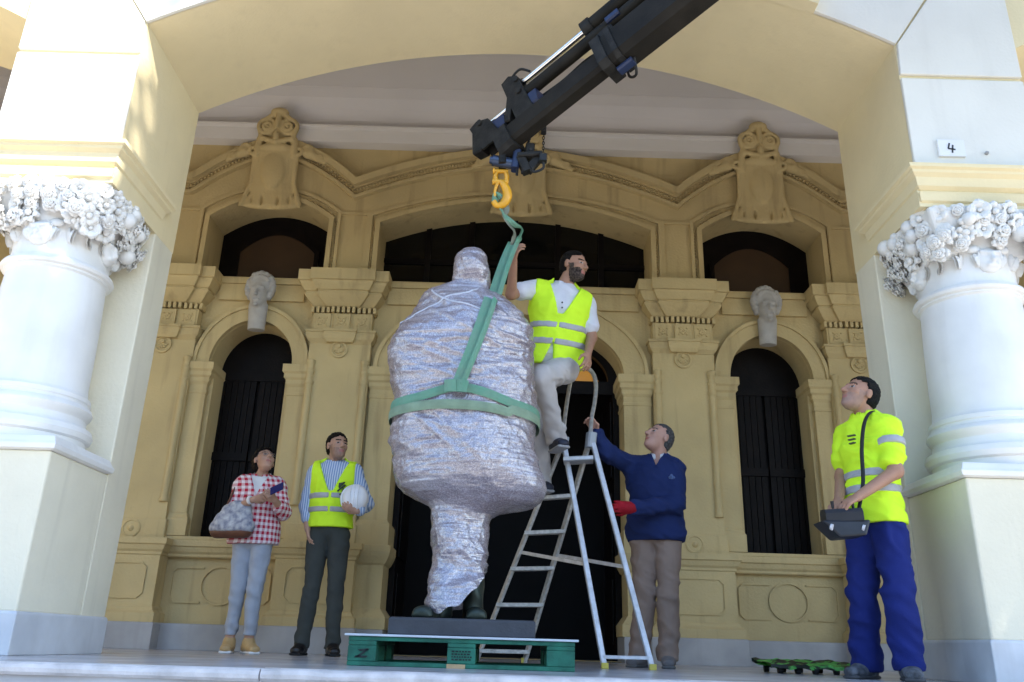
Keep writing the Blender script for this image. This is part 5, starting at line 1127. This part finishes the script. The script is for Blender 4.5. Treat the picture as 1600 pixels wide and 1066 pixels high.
# ---- man in vest with the hard hat
p = Person('man in yellow vest and striped shirt with one hand in pocket, left of the statue',dict(head=(-1.455,6.95,1.665),neck=(-1.465,6.99,1.515),sl=(-1.625,6.98,1.455),el=(-1.675,7.01,1.165),wl=(-1.625,6.93,0.965),sr=(-1.295,6.99,1.46),er=(-1.165,6.93,1.185),wr=(-1.205,6.77,1.10),
    pel=(-1.455,6.99,0.99),hl=(-1.54,6.99,0.92),kl=(-1.545,6.95,0.50),al=(-1.585,6.98,0.10),tl=(-1.60,6.82,0.0),hr=(-1.375,6.99,0.92),kr=(-1.355,6.96,0.50),ar=(-1.345,6.98,0.10),tr=(-1.285,6.83,0.0)),SKA,BLKH,(0.55,-0.78,0.10),stubble=STUB,girth=0.93)
p.body([dict(w=(-1.625,6.93,0.965),d=(0.25,-0.25,-0.9),nrm=(0.8,0.2,0.2),curl=0.3,thumb=-1),dict(w=(-1.205,6.77,1.10),d=(-0.85,-0.35,0.30),nrm=(0.2,0.6,0.25),curl=0.55,thumb=1)])
p.hair_cap(0.062,-0.06,0.020,0.004,rough=0.0012)
STRIPE = gingham('blue_striped_cotton',(0.20,0.30,0.52),(0.55,0.62,0.74),52.0,'stripe')
p.shirt(STRIPE,1.55,1.78,(-1.45,6.98,1.02),0.014,arm=(0.062,0.056,0.050),seed=11); p.collar(STRIPE,0.064)
vb = p.vest(HIVIS,REFL,(-1.455,6.97,0.985),(-1.455,6.9,1.275),((-0.245,-0.200),(-0.355,-0.310)),seed=12)
m_ = MB(); y_ = 6.838
for q in (((-1.388,1.335),(-1.340,1.345),(-1.382,1.290),(-1.390,1.300)),((-1.344,1.325),(-1.332,1.320),(-1.392,1.262),(-1.400,1.270)),((-1.352,1.298),(-1.336,1.262),(-1.348,1.222),(-1.362,1.25)),((-1.372,1.252),(-1.345,1.238),(-1.346,1.222),(-1.378,1.238))):
    m_.plate(q,[],y_,y_+0.03)
m_.make('emblem',mat('dark_emblem_print',(0.03,0.05,0.03),0.7),vb)
p.trousers(cloth('dark_olive_trousers',(0.055,0.060,0.055)),(-1.45,6.98,1.04),(0.052,0.052),(0.092,0.066,0.056),seed=13)
p.shoes(mat('black_shoe_leather',(0.014,0.012,0.012),0.35,0.1),mat('black_sole',(0.01,0.01,0.01),0.7))
MB().tube([(-1.185,6.80,1.125),(-1.20,6.785,1.112)],0.037,14).make('wristwatch',mat('black_watch',(0.012,0.012,0.014),0.3),p.root,smooth=True)
HH = empty('hard_hat',(-1.245,6.80,1.20)); tag(HH,'white hard hat tucked under the arm of the vested man','hard hat')
HW = mat('white_helmet_shell',(0.78,0.80,0.84),0.3,0.03,6,coat=0.4)
sdf('shell',[ell((-1.235,6.79,1.205),(0.105,0.075,0.115),0.01)],0.008,HW,HH,post=lambda x,y,z,D: np.maximum(D,(x+1.235)*(-0.3)+(y-6.79)*0.9-0.03))
sdf('brim',[torus((-1.245,6.82,1.205),(-0.3,0.95,0.0),0.105,0.012,0.01),cone((-1.325,6.80,1.16),(-1.275,6.79,1.10),0.014,0.014,0.02)],0.007,HW,HH)
for a in (-0.03,0.0,0.03): MB().tube([(-1.235+a+0.075*math.sin(t)*0,6.79-0.074*math.cos(t),1.205+0.112*math.sin(t)) for t in [-1.1+2.2*k/12 for k in range(13)]],0.006,6).make('shell_rib',HW,HH,smooth=True)

# ---- man on the ladder
p = Person('bearded man in yellow vest standing on the ladder, one arm raised to the sling',dict(head=(0.445,5.60,2.775),neck=(0.372,5.66,2.625),sl=(0.160,5.62,2.590),el=(-0.015,5.45,2.470),wl=(-0.005,5.24,2.630),sr=(0.550,5.70,2.510),er=(0.580,5.70,2.250),wr=(0.540,5.55,2.075),
    pel=(0.315,5.74,2.07),hl=(0.245,5.76,2.01),kl=(0.225,5.88,1.62),al=(0.255,6.06,1.255),tl=(0.30,5.93,1.155),hr=(0.385,5.70,2.00),kr=(0.215,5.40,1.84),ar=(0.335,5.75,1.50),tr=(0.385,5.60,1.405)),SKB,BLKH,(0.72,-0.58,-0.14),stubble=BEARD,girth=1.10)
p.body([dict(w=(-0.005,5.24,2.630),d=(0.18,-0.62,0.72),nrm=(0.75,0.3,0.1),curl=0.60,thumb=1),dict(w=(0.540,5.55,2.075),d=(-0.05,-0.35,-0.9),nrm=(-0.6,0.5,-0.2),curl=0.42,thumb=-1,spread=0.06)])
p.hair_cap(0.066,-0.055,0.014,0.0,rough=0.0009)
POLO = cloth('white_polo_cotton',(0.66,0.66,0.72))
p.shirt(POLO,0.60,0.66,(0.315,5.74,2.10),0.010,arm=(0.068,0.066,0.05),seed=21); p.collar(POLO,0.068)
p.vest(HIVIS,REFL,(0.32,5.70,2.02),(0.345,5.5,2.36),((-0.270,-0.225),(-0.390,-0.345)),seed=22,slit=0.22,wide=0.19)
p.trousers(cloth('pale_beige_trousers',(0.52,0.49,0.48)),(0.315,5.72,2.12),(1.20,1.45),(0.098,0.078,0.064),seed=23,A=0.008)
p.shoes(mat('navy_trainer',(0.020,0.024,0.045),0.6,0.2),mat('grey_trainer_sole',(0.32,0.32,0.33),0.7))
for z in (2.40,2.44): MB().lathe([(0.001,-0.006),(0.006,-0.004),(0.007,0.002)],(0.352,5.505,z),8,'y').make('button',mat('dark_button',(0.05,0.05,0.06),0.4),p.root)

# ---- man in the navy sweater
p = Person('grey haired man in navy sweater and tan trousers steadying the ladder',dict(head=(1.120,6.08,1.605),neck=(1.125,6.12,1.455),sl=(0.935,6.16,1.395),el=(0.720,6.00,1.470),wl=(0.632,5.955,1.60),sr=(1.225,6.06,1.375),er=(1.205,5.96,1.095),wr=(0.850,5.79,1.035),
    pel=(1.075,6.10,0.93),hl=(0.99,6.12,0.87),kl=(0.985,6.10,0.48),al=(0.955,6.18,0.10),tl=(0.865,6.04,0.0),hr=(1.155,6.07,0.87),kr=(1.140,6.03,0.48),ar=(1.135,6.08,0.10),tr=(1.105,5.93,0.0)),SKC,GREYH,(-0.78,-0.42,0.42),(0.3,0.1,1),girth=1.04)
p.body([dict(w=(0.632,5.955,1.60),d=(-0.35,-0.15,0.85),nrm=(-0.55,-0.75,-0.1),curl=0.66,thumb=1)])
p.hair_cap(0.072,-0.06,0.006,-0.002,rough=0.0008)
NAVY = cloth('navy_knit',(0.015,0.027,0.100),0.9,200,0.4)
p.shirt(NAVY,1.88,1.92,(1.07,6.08,0.845),0.022,'sweater',arm=(0.072,0.064,0.050),seed=31,A=0.008,flare=0.02,neckr=0.078,vee=0.085); p.collar(cloth('white_shirt_cotton',(0.70,0.70,0.74)),0.066,0.017)
sdf('glove',hand_prims((0.850,5.79,1.035),(-0.88,-0.28,0.02),(-0.15,0.75,0.1),0.66,1,1.02)+[cone((0.87,5.80,1.036),(0.82,5.775,1.034),0.042,0.040,0.02)],0.0065,cloth('red_work_glove',(0.42,0.012,0.025),0.7,90,0.5,0.25),p.root)
p.trousers(cloth('tan_cotton_trousers',(0.27,0.195,0.155)),(1.07,6.1,1.0),(0.045,0.045),(0.098,0.076,0.068),seed=33,A=0.009)
p.shoes(mat('grey_suede_shoe',(0.16,0.15,0.15),0.8,0.15),mat('dark_grey_sole',(0.10,0.10,0.10),0.7))
sdf('chest_emblem',[ell((1.178,5.943,1.285),(0.026,0.010,0.014),0.004),ell((1.176,5.943,1.300),(0.010,0.010,0.012),0.004)],0.005,mat('pale_blue_embroidery',(0.10,0.16,0.34),0.8,0.3,90),p.root)

# ---- man with the crane remote
p = Person('dark haired man in yellow tee and blue trousers looking up, at the right pier',dict(head=(2.075,4.73,1.575),neck=(2.112,4.765,1.435),sl=(2.055,4.915,1.375),el=(2.000,4.935,1.120),wl=(1.880,4.72,0.945),sr=(2.175,4.64,1.370),er=(2.150,4.56,1.085),wr=(1.895,4.495,0.925),
    pel=(2.095,4.77,0.86),hl=(2.06,4.85,0.80),kl=(2.005,4.84,0.44),al=(2.005,4.90,0.10),tl=(1.865,4.80,0.0),hr=(2.13,4.70,0.80),kr=(2.115,4.63,0.43),ar=(2.130,4.66,0.10),tr=(2.085,4.50,0.0)),SKB,BLKH,(-0.88,-0.26,0.40),(0.3,0.0,1),0.97,stubble=STUB,girth=0.85)
p.body([dict(w=(1.880,4.72,0.945),d=(-0.55,-0.55,-0.55),nrm=(0.2,0.2,-0.9),curl=0.42,thumb=1),dict(w=(1.895,4.495,0.925),d=(-0.85,-0.05,-0.42),nrm=(-0.25,0.25,-0.9),curl=0.45,thumb=-1)])
p.hair_cap(0.066,-0.06,0.010,0.002,rough=0.0009)
TEE = HIVIS
t_ = p.shirt(TEE,0.62,0.70,(2.09,4.76,0.815),0.022,arm=(0.064,0.068,0.07),seed=41,A=0.008,flare=0.06,h=0.008)
def tee_band(z0,z1):
    fo=folds(0.008,41); pr=p.torso(0.022)+[ecap(p.J['pel']-p.upv*0.06,p.J['pel']+p.upv*0.1,p.side,(0.175*p.g+0.022,0.128*p.g+0.022),(0.155*p.g+0.022,0.115*p.g+0.022),0.05)]
    sdf('reflective_band',pr,0.008,REFL,t_,post=lambda x,y,z,D: np.maximum(D+fo(x,y,z,D)-0.005,np.maximum(z0-z,z-z1)))
tee_band(1.075,1.120); tee_band(0.985,1.030)
a_,b_ = p.J['sr'],p.J['er']; ax_ = U(b_-a_); c_ = a_+(b_-a_)*0.42
sdf('reflective_band',[cone(a_+(b_-a_)*0.30,a_+(b_-a_)*0.60,0.078,0.079,0.01)],0.008,REFL,t_,post=lambda x,y,z,D: np.maximum(D,np.abs((x-c_[0])*ax_[0]+(y-c_[1])*ax_[1]+(z-c_[2])*ax_[2])-0.022))
p.trousers(cloth('royal_blue_work_trousers',(0.013,0.023,0.145),0.9,160),(2.09,4.76,0.90),(0.035,0.05),(0.096,0.080,0.077),seed=43,A=0.010)
p.shoes(mat('grey_trainer',(0.13,0.14,0.16),0.7,0.35,30),mat('dark_trainer_sole',(0.06,0.06,0.065),0.7),1.08)
m_ = MB()
for k in range(5): m_.tube([(2.085+0.006*k,4.565+0.018*k,0.058+0.012*k),(2.125+0.004*k,4.575+0.018*k,0.062+0.012*k)],0.0035,5)
m_.make('shoelace',mat('pale_lace',(0.45,0.47,0.5),0.8),p.root)
# crane remote control on its shoulder strap
RC = empty('remote_control',(1.80,4.55,0.75)); tag(RC,'black crane remote control box hanging on a strap in the man\'s hands','remote control')
RCM = mat('black_remote_plastic',(0.016,0.018,0.024),0.45,0.15,8)
MB().beam((1.715,4.545,0.815),(1.905,4.515,0.825),0.15,0.085,(0,1,0.1),0.02).make('housing',RCM,RC)
v=[(1.675,4.46,0.79),(1.76,4.45,0.70),(1.90,4.44,0.715),(1.935,4.45,0.80)]; w=[(x,y+0.16,z) for x,y,z in v]
MB().add(v+w,[(0,1,2,3),(7,6,5,4),(0,4,5,1),(1,5,6,2),(2,6,7,3),(3,7,4,0)]).make('lower_cover',RCM,RC,bevel=0.012)
for x in (1.715,1.885): MB().tube([(x,4.452,0.755),(x+0.008,4.446,0.752)],0.017,12).make('side_lamp',mat('pale_lamp_cap',(0.55,0.55,0.58),0.4),RC,smooth=True)
for x in (1.76,1.82,1.87): MB().tube([(x,4.51,0.86),(x-0.005,4.505,0.90)],[0.007,0.010],8).make('joystick',RCM,RC,smooth=True)
stp_ = cv([Vector((1.895,4.50,0.86)),Vector((1.955,4.545,1.02)),Vector((1.985,4.585,1.20)),Vector((2.03,4.62,1.36)),Vector((2.09,4.66,1.445)),Vector((2.165,4.735,1.470)),Vector((2.20,4.83,1.42))])
ribbon('shoulder_strap',stp_,[(-0.75,-0.65,0.15) if k < len(stp_)*0.62 else (-0.2,-0.4,0.9) for k in range(len(stp_))],0.024,0.004,RUB,RC)
m_ = MB()
for k in range(3): m_.beam((1.935+0.004*k,4.635,1.295-0.022*k),(1.968-0.004*k,4.605,1.297-0.022*k),0.007,0.02,(0,0,1))
m_.make('chest_print',mat('dark_shirt_print',(0.05,0.07,0.03),0.8),p.root)
# ================================================================ STREET TREES BEHIND THE VIEWER (they shade the portico)
BARK = mat('bark',(0.12,0.09,0.07),0.9,0.2,10,0.6,30)
LEAFM = mat('tree_leaf',(0.07,0.12,0.03),0.6,0.3,3.0)
def tree(name,label,base,blobs,nleaf,seed):
    rng = np.random.default_rng(seed); root = empty(name,base)
    tag(root,label,'tree','plane trees along the street')
    b = Vector(base); top = Vector(blobs[0][0]); m_ = MB()
    m_.tube([b,b+(top-b)*0.25+Vector((0.15,0.1,0)),b+(top-b)*0.5,b+(top-b)*0.8,top],[0.38,0.30,0.25,0.16,0.06],12)
    for c,r in blobs[1:]:
        st = b+(top-b)*0.45; m_.tube([st,(st+Vector(c))/2+Vector((0,0,0.3)),Vector(c)],[0.16,0.10,0.04],8)
    m_.make('trunk',BARK,root,smooth=True)
    V=[];F=[]
    for c,r in blobs:
        n=int(nleaf*(r[0]*r[1]*r[2])**0.667/sum((q[1][0]*q[1][1]*q[1][2])**0.667 for q in blobs))
        d=rng.normal(size=(n,3)); d/=np.linalg.norm(d,axis=1)[:,None]; rad=rng.uniform(0.25,1,n)**0.45
        P=np.array(c)+d*rad[:,None]*np.array(r)*(1+0.12*vnoise(d*3+seed,seed))[:,None]
        # sun gap: the crown is thin where the light falls on the left pier
        t=(4.5-P[:,1])/(-SUN.y); X=P[:,0]-SUN.x*t; Z=P[:,2]-SUN.z*t
        gap=(X<-2.42+0.10*vnoise(np.stack([X*2,Z*2,Z*0],1),3))&(Z>2.80+0.15*vnoise(np.stack([X*1.7,Z,Z*0],1),5))&(X>-5.5)&(Z<6.5)
        keep=~gap|(rng.random(n)<0.02); P=P[keep]
        u=rng.normal(size=(len(P),3)); u/=np.linalg.norm(u,axis=1)[:,None]; w=np.cross(u,rng.normal(size=(len(P),3))); w/=np.linalg.norm(w,axis=1)[:,None]
        L=rng.uniform(0.10,0.20,len(P))[:,None]
        i0=len(V)*0+sum(len(a) for a in V); q=np.stack([P-u*L,P+w*L*0.6,P+u*L,P-w*L*0.6],1).reshape(-1,3); V.append(q)
        F.append(i0+np.arange(len(q)).reshape(-1,4))
    cr=quads_obj('crown',np.concatenate(V),np.concatenate(F),LEAFM,root); cr.data.polygons.foreach_set('use_smooth',np.zeros(len(cr.data.polygons),bool))
    return root
def sc(p,d): return Vector(p)+SUN*d
c1=sc((0.3,5.2,2.0),15.0)
def bl(p,d,r): q=sc(p,d); return ((q.x,q.y,q.z),r)
tree('street_tree','broad leafy street tree behind the viewer to the right of the steps',(7.5,-6.0,-1.4),[bl((1.2,5.2,2.2),13.0,(3.6,3.2,3.2)),bl((-1.2,5.0,0.6),12.0,(2.6,2.4,2.4)),bl((3.6,5.0,3.6),13.0,(2.8,2.6,2.6)),bl((1.0,5.0,4.6),14.5,(3.0,2.8,2.4))],26000,3)

k=0
for x in (-21,-12.5,-4,4.5,13,21.5):  # unseen row added to block low sky and darken the portico interior
    k+=1; y=-32+1.5*math.sin(k*2.1); hgt=7.5+1.2*math.sin(k*1.7)
    tree('added_park_tree',['tree far left of the added park row behind the viewer','second tree from the left in the added park row behind the viewer','third tree from the left in the added park row behind the viewer','third tree from the right in the added park row behind the viewer','second tree from the right in the added park row behind the viewer','tree far right of the added park row behind the viewer'][k-1],(x,y,-1.5),[((x,y,hgt-3.0),(4.2,3.4,3.4)),((x+1.5,y+0.8,hgt-5.5),(3.0,2.6,2.6)),((x-1.6,y-0.5,hgt-5.2),(3.0,2.6,2.6))],9000,20+k)
